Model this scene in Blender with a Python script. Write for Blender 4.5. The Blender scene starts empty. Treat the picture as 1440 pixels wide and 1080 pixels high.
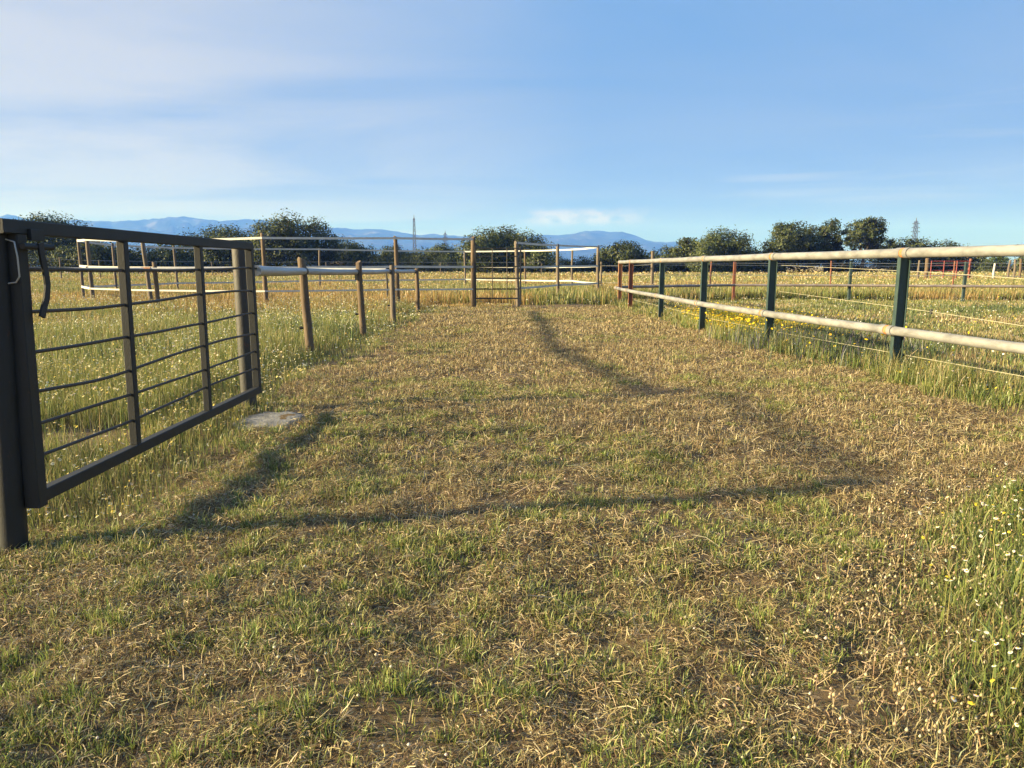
import bpy, math, random
import numpy as np
from mathutils import Vector

random.seed(7)
rng = np.random.default_rng(11)
scene = bpy.context.scene
COL = scene.collection
R = math.radians

# ------------------------------------------------------------------ camera
CAM_H = 1.25
F = 1000.0                     # focal length in pixels of the 1440 x 1080 photograph
PITCH = math.atan(165.0 / F)
cd = bpy.data.cameras.new("camera")
cam = bpy.data.objects.new("camera", cd)
COL.objects.link(cam)
cam.location = (0, 0, CAM_H)
cam.rotation_euler = (R(90) - PITCH, 0, 0)
cd.sensor_width = 36.0
cd.lens = F / 1440.0 * 36.0
cd.clip_start = 0.05
cd.clip_end = 60000
scene.camera = cam
cp, sp = math.cos(PITCH), math.sin(PITCH)


def ray(px, py):
    u, v = (px - 720.0) / F, (540.0 - py) / F
    return Vector((u, cp + v * sp, -sp + v * cp))


def P(px, py, Y):
    """world point seen at a pixel, at distance Y along the lane"""
    d = ray(px, py)
    k = Y / d.y
    return Vector((d.x * k, Y, CAM_H + d.z * k))


def G(px, py, z=0.0):
    d = ray(px, py)
    k = (z - CAM_H) / d.z
    return Vector((d.x * k, d.y * k, z))


# ------------------------------------------------------------------ noise
def _hash(ix, iy, seed):
    n = (ix.astype(np.int64) * 374761393 + iy.astype(np.int64) * 668265263 + seed * 974634777) & 0xFFFFFFFF
    n = ((n ^ (n >> 13)) * 1274126177) & 0xFFFFFFFF
    n = (n ^ (n >> 16)) & 0xFFFFFF
    return n / float(0xFFFFFF)


def vnoise(x, y, seed=0):
    x = np.asarray(x, float); y = np.asarray(y, float)
    ix, iy = np.floor(x), np.floor(y)
    fx, fy = x - ix, y - iy
    fx = fx * fx * (3 - 2 * fx); fy = fy * fy * (3 - 2 * fy)
    a = _hash(ix, iy, seed); b = _hash(ix + 1, iy, seed)
    c = _hash(ix, iy + 1, seed); d = _hash(ix + 1, iy + 1, seed)
    return (a * (1 - fx) + b * fx) * (1 - fy) + (c * (1 - fx) + d * fx) * fy


def fbm(x, y, seed=0, octv=4):
    s, a, t = 0.0, 0.5, 0.0
    for k in range(octv):
        s = s + a * vnoise(np.asarray(x) * 2 ** k, np.asarray(y) * 2 ** k, seed + k)
        t += a; a *= 0.5
    return s / t


def gz(x, y):
    x = np.asarray(x, float); y = np.asarray(y, float)
    r = np.hypot(x, y)
    fade = np.clip(1.3 - r / 120.0, 0, 1)
    h = (fbm(x * 0.9, y * 0.9, 3, 3) - 0.5) * 0.08 + (fbm(x * 0.13, y * 0.13, 9, 2) - 0.5) * 0.10
    h = h + (fbm(x * 3.1 + 7, y * 3.1, 13, 3) - 0.5) * 0.075
    return h * fade


def gzf(x, y):
    return float(gz(np.array([x]), np.array([y]))[0])


# ------------------------------------------------------------------ materials
def new_mat(name):
    m = bpy.data.materials.new(name)
    m.use_nodes = True
    nt = m.node_tree
    for n in list(nt.nodes):
        nt.nodes.remove(n)
    out = nt.nodes.new("ShaderNodeOutputMaterial")
    return m, nt, out


def N(nt, t, **kw):
    n = nt.nodes.new(t)
    for k, v in kw.items():
        setattr(n, k, v)
    return n


def ramp(nt, stops, inp):
    r = N(nt, "ShaderNodeValToRGB")
    el = r.color_ramp.elements
    while len(el) < len(stops):
        el.new(0.5)
    for e, (p, c) in zip(el, stops):
        e.position = p
        e.color = (*c, 1) if len(c) == 3 else c
    nt.links.new(inp, r.inputs[0])
    return r


def worn(name, base, alt, rust=None, scale=(6, 6, 6), rough=0.6, metallic=0.0, rust_amt=0.6, bump=0.3, bscale=60):
    """paint / wood / metal with two tones, patches of rust or bare wood, and fine relief"""
    m, nt, out = new_mat(name)
    L = nt.links.new
    tc = N(nt, "ShaderNodeTexCoord")
    mp = N(nt, "ShaderNodeMapping"); mp.inputs["Scale"].default_value = scale
    L(tc.outputs["Object"], mp.inputs[0])
    n1 = N(nt, "ShaderNodeTexNoise"); n1.inputs["Scale"].default_value = 1.0
    n1.inputs["Detail"].default_value = 8; n1.inputs["Roughness"].default_value = 0.65
    L(mp.outputs[0], n1.inputs["Vector"])
    r1 = ramp(nt, [(0.32, base), (0.68, alt)], n1.outputs["Fac"])
    col = r1.outputs[0]
    if rust:
        n2 = N(nt, "ShaderNodeTexNoise"); n2.inputs["Scale"].default_value = 2.3
        n2.inputs["Detail"].default_value = 10; n2.inputs["Roughness"].default_value = 0.7
        L(mp.outputs[0], n2.inputs["Vector"])
        r2 = ramp(nt, [(rust_amt, (0, 0, 0)), (min(1, rust_amt + 0.09), (1, 1, 1))], n2.outputs["Fac"])
        mx = N(nt, "ShaderNodeMixRGB"); L(r2.outputs[0], mx.inputs[0]); L(col, mx.inputs[1])
        mx.inputs[2].default_value = (*rust, 1)
        col = mx.outputs[0]
    b = N(nt, "ShaderNodeBsdfPrincipled")
    L(col, b.inputs["Base Color"])
    b.inputs["Metallic"].default_value = metallic
    rr = N(nt, "ShaderNodeMapRange"); rr.inputs[3].default_value = rough - 0.12; rr.inputs[4].default_value = min(1, rough + 0.2)
    L(n1.outputs["Fac"], rr.inputs[0]); L(rr.outputs[0], b.inputs["Roughness"])
    nb = N(nt, "ShaderNodeTexNoise"); nb.inputs["Scale"].default_value = bscale; nb.inputs["Detail"].default_value = 6
    mb = N(nt, "ShaderNodeMapping"); mb.inputs["Scale"].default_value = [s / max(scale) for s in scale]
    L(tc.outputs["Object"], mb.inputs[0]); L(mb.outputs[0], nb.inputs["Vector"])
    bp = N(nt, "ShaderNodeBump"); bp.inputs["Strength"].default_value = bump; bp.inputs["Distance"].default_value = 0.01
    L(nb.outputs["Fac"], bp.inputs["Height"]); L(bp.outputs[0], b.inputs["Normal"])
    L(b.outputs[0], out.inputs[0])
    return m


M = {}
M["dark_steel"] = worn("dark_painted_steel", (0.0045, 0.006, 0.007), (0.014, 0.0155, 0.0165), (0.032, 0.017, 0.012), (14, 14, 6), 0.6, 0.0, 0.60, 0.12, 160)
M["pole_steel"] = worn("grey_brown_steel_pole", (0.025, 0.026, 0.025), (0.055, 0.048, 0.042), (0.10, 0.04, 0.025), (7, 7, 2.5), 0.55, 0.0, 0.58, 0.25, 70)
M["rod"] = worn("dark_rusty_rod", (0.03, 0.028, 0.027), (0.06, 0.045, 0.035), (0.12, 0.055, 0.03), (9, 9, 9), 0.6, 0, 0.6, 0.2, 90)
M["wood"] = worn("weathered_round_wood", (0.065, 0.043, 0.026), (0.16, 0.112, 0.07), (0.04, 0.027, 0.018), (22, 22, 1.8), 0.85, 0, 0.6, 0.7, 60)
M["wood_grey"] = worn("greyed_round_wood", (0.08, 0.062, 0.046), (0.18, 0.145, 0.11), (0.05, 0.037, 0.028), (22, 22, 1.8), 0.85, 0, 0.62, 0.7, 60)
M["galv"] = worn("galvanised_tube", (0.27, 0.27, 0.27), (0.38, 0.38, 0.375), (0.16, 0.13, 0.10), (5, 5, 5), 0.45, 0.35, 0.68, 0.12, 80)
M["pipe"] = worn("dull_cream_painted_pipe", (0.125, 0.123, 0.118), (0.265, 0.262, 0.255), (0.10, 0.07, 0.048), (9, 4, 9), 0.5, 0.0, 0.66, 0.18, 80)
M["pipe_grey"] = worn("dull_grey_purple_pipe", (0.16, 0.13, 0.12), (0.28, 0.24, 0.22), (0.20, 0.11, 0.07), (2, 5, 5), 0.55, 0.1, 0.6, 0.2, 60)
M["rust_ring"] = worn("rusty_orange_weld", (0.30, 0.12, 0.04), (0.45, 0.22, 0.09), (0.12, 0.05, 0.03), (30, 30, 30), 0.8, 0, 0.6, 0.5, 120)
M["green"] = worn("chipped_dark_green_paint", (0.016, 0.034, 0.033), (0.042, 0.070, 0.064), (0.09, 0.055, 0.035), (9, 9, 4), 0.5, 0, 0.64, 0.25, 90)
M["redbrown"] = worn("red_brown_oxide_paint", (0.11, 0.035, 0.022), (0.20, 0.075, 0.04), (0.05, 0.03, 0.025), (8, 8, 4), 0.65, 0, 0.6, 0.3, 80)
M["orange_rust"] = worn("orange_rusted_steel", (0.22, 0.10, 0.05), (0.36, 0.17, 0.085), (0.09, 0.05, 0.035), (9, 9, 4), 0.75, 0, 0.62, 0.4, 80)
M["red"] = worn("faded_red_paint", (0.15, 0.022, 0.02), (0.22, 0.045, 0.036), (0.15, 0.05, 0.04), (6, 6, 6), 0.55, 0, 0.66, 0.1, 60)
M["tape"] = worn("white_electric_tape", (0.42, 0.41, 0.385), (0.54, 0.525, 0.49), None, (8, 8, 8), 0.6, 0, 0.6, 0.1, 90)
M["rope"] = worn("pale_yellow_rope", (0.34, 0.31, 0.21), (0.46, 0.43, 0.31), None, (30, 30, 30), 0.7, 0, 0.6, 0.2, 200)
M["wire"] = worn("grey_steel_wire", (0.30, 0.30, 0.29), (0.42, 0.42, 0.40), None, (10, 10, 10), 0.45, 0.5, 0.6, 0.05, 90)
M["black"] = worn("black_plastic", (0.015, 0.015, 0.016), (0.03, 0.03, 0.03), None, (20, 20, 20), 0.5, 0, 0.6, 0.1, 90)
M["white_plastic"] = worn("white_plastic", (0.36, 0.35, 0.33), (0.48, 0.47, 0.44), None, (10, 10, 10), 0.5, 0, 0.6, 0.1, 90)
M["concrete"] = worn("grey_concrete", (0.11, 0.108, 0.104), (0.22, 0.215, 0.208), (0.10, 0.085, 0.06), (9, 9, 9), 0.9, 0, 0.62, 0.9, 40)
M["lattice"] = worn("grey_lattice_steel", (0.06, 0.065, 0.07), (0.09, 0.095, 0.10), None, (1, 1, 1), 0.5, 0.2, 0.6, 0.05, 20)
M["bark"] = worn("grey_brown_bark", (0.045, 0.036, 0.028), (0.11, 0.09, 0.07), None, (3, 3, 0.7), 0.9, 0, 0.6, 1.0, 12)


def leaf_mat(name, trans=0.3, gloss=0.04):
    m, nt, out = new_mat(name)
    L = nt.links.new
    a = N(nt, "ShaderNodeAttribute"); a.attribute_name = "tint"
    d = N(nt, "ShaderNodeBsdfDiffuse"); t = N(nt, "ShaderNodeBsdfTranslucent"); g = N(nt, "ShaderNodeBsdfGlossy")
    g.inputs["Roughness"].default_value = 0.45
    L(a.outputs["Color"], d.inputs[0]); L(a.outputs["Color"], t.inputs[0])
    mx = N(nt, "ShaderNodeMixShader"); mx.inputs[0].default_value = trans
    L(d.outputs[0], mx.inputs[1]); L(t.outputs[0], mx.inputs[2])
    m2 = N(nt, "ShaderNodeMixShader"); m2.inputs[0].default_value = gloss
    L(mx.outputs[0], m2.inputs[1]); L(g.outputs[0], m2.inputs[2])
    L(m2.outputs[0], out.inputs[0])
    return m


M["grass"] = leaf_mat("grass_blade", 0.35, 0.03)
M["petal"] = leaf_mat("petal", 0.25, 0.0)
M["leaf"] = leaf_mat("oak_leaf", 0.12, 0.015)


# ------------------------------------------------------------------ object helpers
def tag(o, label=None, cat=None, group=None, kind=None):
    if label: o["label"] = label
    if cat: o["category"] = cat
    if group: o["group"] = group
    if kind: o["kind"] = kind
    return o


def thing(name, loc, label, cat, group=None):
    o = bpy.data.objects.new(name, None)
    o.empty_display_size = 0.2
    COL.objects.link(o)
    o.location = loc
    return tag(o, label, cat, group)


def root_loc(o):
    v = Vector((0, 0, 0))
    while o is not None:
        v = v + Vector(o.location)
        o = o.parent
    return v


class MB:
    """collects shapes in world coordinates and links them as one mesh object"""
    def __init__(self):
        self.v, self.f, self.s = [], [], []

    def add(self, vs, fs, smooth=False):
        b = len(self.v)
        self.v += [tuple(v) for v in vs]
        self.f += [tuple(b + i for i in f) for f in fs]
        self.s += [smooth] * len(fs)
        return self

    def frame(self, d):
        d = Vector(d).normalized()
        up = Vector((0, 0, 1)) if abs(d.z) < 0.95 else Vector((0, 1, 0))
        a = d.cross(up).normalized()
        return d, a, a.cross(d).normalized()

    def tube(self, pts, r, n=12, caps=True, smooth=True, wob=0.0):
        pts = [Vector(p) for p in pts]
        rs = r if isinstance(r, (list, tuple)) else [r] * len(pts)
        vs, fs = [], []
        d0, a, b = self.frame(pts[min(1, len(pts) - 1)] - pts[0])
        for i, p in enumerate(pts):
            t = (pts[min(i + 1, len(pts) - 1)] - pts[max(i - 1, 0)]).normalized()
            a = (a - t * a.dot(t)).normalized()
            b = a.cross(t).normalized()
            for k in range(n):
                an = 2 * math.pi * k / n
                rr = rs[i] * (1 + wob * (random.random() - 0.5))
                vs.append(p + a * math.cos(an) * rr + b * math.sin(an) * rr)
        for i in range(len(pts) - 1):
            for k in range(n):
                k2 = (k + 1) % n
                fs.append((i * n + k, i * n + k2, (i + 1) * n + k2, (i + 1) * n + k))
        self.add(vs, fs, smooth)
        if caps:
            self.add(vs[:n], [tuple(range(n))[::-1]])
            self.add(vs[-n:], [tuple(range(n))])
        return self

    def bar(self, p, q, w, h, bev=0.0, side=None):
        """rectangular bar from p to q; w across (horizontal side vector), h the other way; corners cut by bev"""
        p, q = Vector(p), Vector(q)
        d, a, b = self.frame(q - p)
        if side is not None:
            a = Vector(side); a = (a - d * a.dot(d)).normalized(); b = a.cross(d).normalized()
        w, h = w / 2, h / 2
        if bev > 0:
            e = bev
            sec = [(-w + e, -h), (w - e, -h), (w, -h + e), (w, h - e), (w - e, h), (-w + e, h), (-w, h - e), (-w, -h + e)]
        else:
            sec = [(-w, -h), (w, -h), (w, h), (-w, h)]
        n = len(sec)
        vs = [c + a * x + b * y for c in (p, q) for x, y in sec]
        fs = [(i, (i + 1) % n, n + (i + 1) % n, n + i) for i in range(n)]
        fs += [tuple(range(n))[::-1], tuple(range(n, 2 * n))]
        return self.add(vs, fs)

    def prism(self, sec, p, q, a, b):
        p, q, a, b = Vector(p), Vector(q), Vector(a), Vector(b)
        n = len(sec)
        vs = [c + a * x + b * y for c in (p, q) for x, y in sec]
        fs = [(i, (i + 1) % n, n + (i + 1) % n, n + i) for i in range(n)] + [tuple(range(n))[::-1], tuple(range(n, 2 * n))]
        return self.add(vs, fs)

    def build(self, name, mat, parent=None, label=None):
        me = bpy.data.meshes.new(name)
        off = root_loc(parent) if parent else Vector((0, 0, 0))
        me.from_pydata([(x - off.x, y - off.y, z - off.z) for x, y, z in self.v], [], self.f)
        me.polygons.foreach_set("use_smooth", self.s)
        import bmesh
        bm = bmesh.new(); bm.from_mesh(me)
        bmesh.ops.recalc_face_normals(bm, faces=bm.faces)
        bm.to_mesh(me); bm.free()
        me.materials.append(mat)
        o = bpy.data.objects.new(name, me)
        COL.objects.link(o)
        if parent: o.parent = parent
        if label: o["label"] = label
        return o


def np_mesh(name, verts, tris, mat, tint=None, parent=None, off=None):
    me = bpy.data.meshes.new(name)
    v = np.ascontiguousarray(verts, dtype=np.float32)
    if off is not None:
        v = v - np.array(off, dtype=np.float32)
    t = np.ascontiguousarray(tris, dtype=np.int32)
    me.vertices.add(len(v)); me.vertices.foreach_set("co", v.ravel())
    me.loops.add(t.size); me.loops.foreach_set("vertex_index", t.ravel())
    me.polygons.add(len(t))
    me.polygons.foreach_set("loop_start", np.arange(0, t.size, t.shape[1], dtype=np.int32))
    me.update(calc_edges=True)
    if tint is not None:
        ca = me.color_attributes.new("tint", "FLOAT_COLOR", "POINT")
        c4 = np.ones((len(v), 4), dtype=np.float32); c4[:, :3] = tint
        ca.data.foreach_set("color", c4.ravel())
    me.materials.append(mat)
    o = bpy.data.objects.new(name, me)
    COL.objects.link(o)
    if parent: o.parent = parent
    return o


# ------------------------------------------------------------------ zones of the ground
def left_edge(y):
    """x of the lane's left edge"""
    return np.where(y < 3.3, -2.3 - (3.3 - y) * 2.2, np.where(y < 6.4, -1.95, -2.25 + 0.10 * np.sin(y * 1.3)))


def right_edge(y):
    return np.interp(y, [0, 1.7, 2.4, 3.3, 3.9, 4.2, 6, 8, 12, 22, 26], [0.75, 0.95, 1.35, 1.85, 2.5, 4.2, 4.1, 3.95, 3.65, 3.2, 3.1])


def lane_mask(x, y):
    jit = (fbm(x * 1.7, y * 1.7, 21, 3) - 0.5) * 0.7
    return (x > left_edge(y) + jit) & (x < right_edge(y) + jit) & (y < 22.3)


# ------------------------------------------------------------------ ground sheet
def build_ground():
    n = 720
    t = np.linspace(-1, 1, n)
    k = math.asinh(9500 / 3.0)
    xs = np.sinh(t * k) * 3.0
    ys = np.sinh(t * k) * 3.0 + 5.0
    ys = np.clip(ys, -9500, 9500)
    X, Y = np.meshgrid(xs, ys, indexing="xy")
    Z = gz(X, Y)
    v = np.stack([X.ravel(), Y.ravel(), Z.ravel()], 1)
    i = np.arange(n * n).reshape(n, n)
    q = np.stack([i[:-1, :-1].ravel(), i[:-1, 1:].ravel(), i[1:, 1:].ravel(), i[1:, :-1].ravel()], 1)
    m, nt, out = new_mat("dry_meadow_soil")
    L = nt.links.new
    tc = N(nt, "ShaderNodeTexCoord")
    n1 = N(nt, "ShaderNodeTexNoise"); n1.inputs["Scale"].default_value = 1.3; n1.inputs["Detail"].default_value = 9; n1.inputs["Roughness"].default_value = 0.7
    n2 = N(nt, "ShaderNodeTexNoise"); n2.inputs["Scale"].default_value = 38; n2.inputs["Detail"].default_value = 8; n2.inputs["Roughness"].default_value = 0.75
    n3 = N(nt, "ShaderNodeTexNoise"); n3.inputs["Scale"].default_value = 0.02; n3.inputs["Detail"].default_value = 6
    for q_ in (n1, n2, n3):
        L(tc.outputs["Object"], q_.inputs["Vector"])
    r1 = ramp(nt, [(0.3, (0.05, 0.032, 0.02)), (0.5, (0.11, 0.075, 0.05)), (0.66, (0.34, 0.29, 0.23))], n2.outputs["Fac"])
    r2 = ramp(nt, [(0.3, (0.10, 0.075, 0.035)), (0.7, (0.24, 0.175, 0.09))], n1.outputs["Fac"])
    mx = N(nt, "ShaderNodeMixRGB"); mx.inputs[0].default_value = 0.45
    L(r1.outputs[0], mx.inputs[1]); L(r2.outputs[0], mx.inputs[2])
    # far land: dry pasture
    geo = N(nt, "ShaderNodeNewGeometry")
    ln = N(nt, "ShaderNodeVectorMath", operation="LENGTH"); L(geo.outputs["Position"], ln.inputs[0])
    mr = N(nt, "ShaderNodeMapRange"); mr.inputs[1].default_value = 24; mr.inputs[2].default_value = 45
    L(ln.outputs["Value"], mr.inputs[0])
    r3 = ramp(nt, [(0.35, (0.19, 0.15, 0.06)), (0.65, (0.33, 0.25, 0.11))], n3.outputs["Fac"])
    m2 = N(nt, "ShaderNodeMixRGB"); L(mr.outputs[0], m2.inputs[0]); L(mx.outputs[0], m2.inputs[1]); L(r3.outputs[0], m2.inputs[2])
    b = N(nt, "ShaderNodeBsdfPrincipled"); b.inputs["Roughness"].default_value = 0.95
    b.inputs["Specular IOR Level"].default_value = 0.1
    L(m2.outputs[0], b.inputs["Base Color"])
    bp = N(nt, "ShaderNodeBump"); bp.inputs["Strength"].default_value = 0.9; bp.inputs["Distance"].default_value = 0.02
    L(n2.outputs["Fac"], bp.inputs["Height"]); L(bp.outputs[0], b.inputs["Normal"])
    L(b.outputs[0], out.inputs[0])
    o = np_mesh("ground", v, q, m)
    o.data.polygons.foreach_set("use_smooth", np.ones(len(q), dtype=bool))
    tag(o, "dry sandy ground of the lane and meadows under the grass", "ground", kind="structure")


build_ground()


# ------------------------------------------------------------------ grass
SLAB = G(392, 592) + Vector((-0.05, 0.05, 0))


def scatter(y0, y1, dens, slope=0.76, pad=1.2):
    w0, w1 = slope * y0 + pad, slope * y1 + pad
    n = int((w0 + w1) * (y1 - y0) * dens)
    y = np.sqrt(rng.random(n) * (w1 * w1 - w0 * w0) + w0 * w0)
    x = (rng.random(n) * 2 - 1) * y
    y = (y - pad) / slope
    k = np.hypot((x - SLAB.x) / 0.23, (y - SLAB.y) / 0.27) + (fbm(x * 9, y * 9, 151, 2) - .5) * .5 > 1.0
    return x[k], y[k]


class Blades:
    def __init__(self):
        self.V, self.T, self.C, self.n = [], [], [], 0

    def raw(self, v, t, c):
        """v (n,k,3), t template tris (m,3), c (n,3) or (n,k,3)"""
        n, k = v.shape[:2]
        if n == 0: return
        self.V.append(v.reshape(-1, 3).astype(np.float32))
        tr = (np.arange(n)[:, None, None] * k + t[None]) + self.n
        self.T.append(tr.reshape(-1, 3).astype(np.int32))
        if c.ndim == 2: c = np.repeat(c[:, None, :], k, 1)
        self.C.append(c.reshape(-1, 3).astype(np.float32))
        self.n += n * k

    def grow(self, x, y, h, w, lean, az, col, z=None, curl=0.6):
        """standing blades: base, bent middle, tip"""
        n = len(x)
        if n == 0: return
        z = gz(x, y) if z is None else z
        dx, dy = np.cos(az), np.sin(az)
        wa = az + math.pi / 2 + rng.normal(0, 0.7, n)
        wx, wy = np.cos(wa) * w / 2, np.sin(wa) * w / 2
        hz = h * np.cos(lean); hr = h * np.sin(lean)
        v = np.zeros((n, 5, 3))
        m = 0.55
        mr = hr * m * (1 - curl * 0.6)
        mz = hz * m * (1 + 0.15 * curl)
        v[:, 0] = np.stack([x - wx, y - wy, z - 0.006], 1)
        v[:, 1] = np.stack([x + wx, y + wy, z - 0.006], 1)
        v[:, 2] = np.stack([x + dx * mr - wx * .8, y + dy * mr - wy * .8, z + mz], 1)
        v[:, 3] = np.stack([x + dx * mr + wx * .8, y + dy * mr + wy * .8, z + mz], 1)
        v[:, 4] = np.stack([x + dx * hr, y + dy * hr, z + hz], 1)
        self.raw(v, np.array([[0, 1, 3], [0, 3, 2], [2, 3, 4]]), col)

    def lie(self, x, y, ln, w, col, mat=0.0, freq=11.0, rough=0.3):
        """straws lying about in a loose, lumpy mat"""
        n = len(x)
        if n == 0: return
        lump = np.clip(fbm(x * freq, y * freq, 61, 2) - 0.3, 0, 1) * 2.2
        z = gz(x, y) + 0.002 + mat * lump * rng.random(n)
        az = rng.random(n) * 2 * math.pi
        bend = rng.normal(0, 0.35, n)
        tilt = rng.normal(0, rough, n)
        v = np.zeros((n, 6, 3))
        for k, s in enumerate((-0.5, 0.0, 0.5)):
            cx = x + np.cos(az) * ln * s - np.sin(az) * bend * ln * (s * s * 4 - .5) * .4
            cy = y + np.sin(az) * ln * s + np.cos(az) * bend * ln * (s * s * 4 - .5) * .4
            cz = z + tilt * ln * s + np.abs(tilt * ln * .5) + ln * 0.08 * (1 - 4 * s * s)
            v[:, 2 * k] = np.stack([cx - np.sin(az) * w / 2, cy + np.cos(az) * w / 2, cz], 1)
            v[:, 2 * k + 1] = np.stack([cx + np.sin(az) * w / 2, cy - np.cos(az) * w / 2, cz + w * 0.6], 1)
        self.raw(v, np.array([[0, 1, 3], [0, 3, 2], [2, 3, 5], [2, 5, 4]]), col)

    def heads(self, x, y, z, r, col, core=None, tilt=0.45):
        """flower heads: six-cornered disc with a small raised core"""
        n = len(x)
        if n == 0: return
        ta = rng.random(n) * 2 * math.pi; tt = np.abs(rng.normal(0, tilt, n))
        nx, ny, nz = np.sin(tt) * np.cos(ta), np.sin(tt) * np.sin(ta), np.cos(tt)
        nv = np.stack([nx, ny, nz], 1)
        ref = np.stack([np.ones(n), np.zeros(n), np.zeros(n)], 1)
        a = np.cross(nv, ref); a /= np.linalg.norm(a, axis=1)[:, None] + 1e-9
        b = np.cross(nv, a)
        c = np.stack([x, y, z], 1)
        v = np.zeros((n, 7, 3)); v[:, 0] = c + nv * (r * 0.25)[:, None]
        rot = rng.random(n) * 6.28
        for k in range(6):
            rr = r * (0.8 + 0.4 * rng.random(n))
            v[:, k + 1] = c + a * (np.cos(rot + k * 1.0472) * rr)[:, None] + b * (np.sin(rot + k * 1.0472) * rr)[:, None]
        t = np.array([[0, k + 1, (k + 1) % 6 + 1] for k in range(6)])
        self.raw(v, t, col)
        if core is not None:
            v2 = np.zeros((n, 6, 3))
            v2[:, 0] = c + nv * (r * 0.62)[:, None]
            for k in range(5):
                v2[:, k + 1] = c + nv * (r * 0.18)[:, None] + a * (np.cos(k * 1.2566) * r * .45)[:, None] + b * (np.sin(k * 1.2566) * r * .45)[:, None]
            t2 = np.array([[0, k + 1, (k + 1) % 5 + 1] for k in range(5)])
            self.raw(v2, t2, core)

    def knobs(self, x, y, z, r, col, stretch=1.4):
        """seed heads: small eight-faced knobs"""
        n = len(x)
        if n == 0: return
        c = np.stack([x, y, z], 1)
        d = np.array([[1, 0, 0], [0, 1, 0], [-1, 0, 0], [0, -1, 0], [0, 0, stretch], [0, 0, -stretch]], float)
        v = c[:, None, :] + d[None] * r[:, None, None]
        t = np.array([[0, 1, 4], [1, 2, 4], [2, 3, 4], [3, 0, 4], [1, 0, 5], [2, 1, 5], [3, 2, 5], [0, 3, 5]])
        self.raw(v, t, col)

    def build(self, name, mat, label, cat, kind="stuff"):
        o = np_mesh(name, np.concatenate(self.V), np.concatenate(self.T), mat, np.concatenate(self.C))
        return tag(o, label, cat, kind=kind)


def pick(n, pal, wts, jit=0.16):
    pal = np.array(pal)
    w = np.array(wts, float)
    idx = rng.choice(len(pal), n, p=w / w.sum())
    return np.clip(pal[idx] * (1 + rng.normal(0, jit, (n, 1))) * (1 + rng.normal(0, 0.05, (n, 3))), 0.005, 0.9)


STRAW = [(0.42, 0.335, 0.175), (0.32, 0.25, 0.12), (0.19, 0.14, 0.07), (0.62, 0.51, 0.32), (0.07, 0.049, 0.028), (0.15, 0.095, 0.05)]
GREEN = [(0.17, 0.225, 0.055), (0.11, 0.155, 0.042), (0.25, 0.28, 0.075), (0.32, 0.31, 0.105)]
MEADOW = [(0.225, 0.235, 0.07), (0.145, 0.18, 0.052), (0.31, 0.28, 0.115), (0.38, 0.295, 0.14), (0.09, 0.12, 0.04)]
GOLD = [(0.37, 0.25, 0.095), (0.31, 0.20, 0.075), (0.42, 0.30, 0.13), (0.22, 0.155, 0.06), (0.18, 0.16, 0.055)]
TAU = 2 * math.pi


def greenness(x, y):
    """where the mown lane has green regrowth"""
    g = fbm(x * 0.8 + 5, y * 0.8, 31, 4) * 0.6 + fbm(x * 2.6, y * 2.6, 37, 3) * 0.4
    near = np.interp(y, [0, 2.5, 5, 9, 14, 22], [0.08, 0.06, 0.02, -0.01, -0.03, 0.01])
    return g + near + np.clip((-x - 0.6) * 0.012, -0.03, 0.03)


def bare(x, y):
    return fbm(x * 1.1 + 40, y * 1.1, 57, 3) * 0.5 + fbm(x * 3.1, y * 3.1, 59, 3) * 0.5


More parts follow.
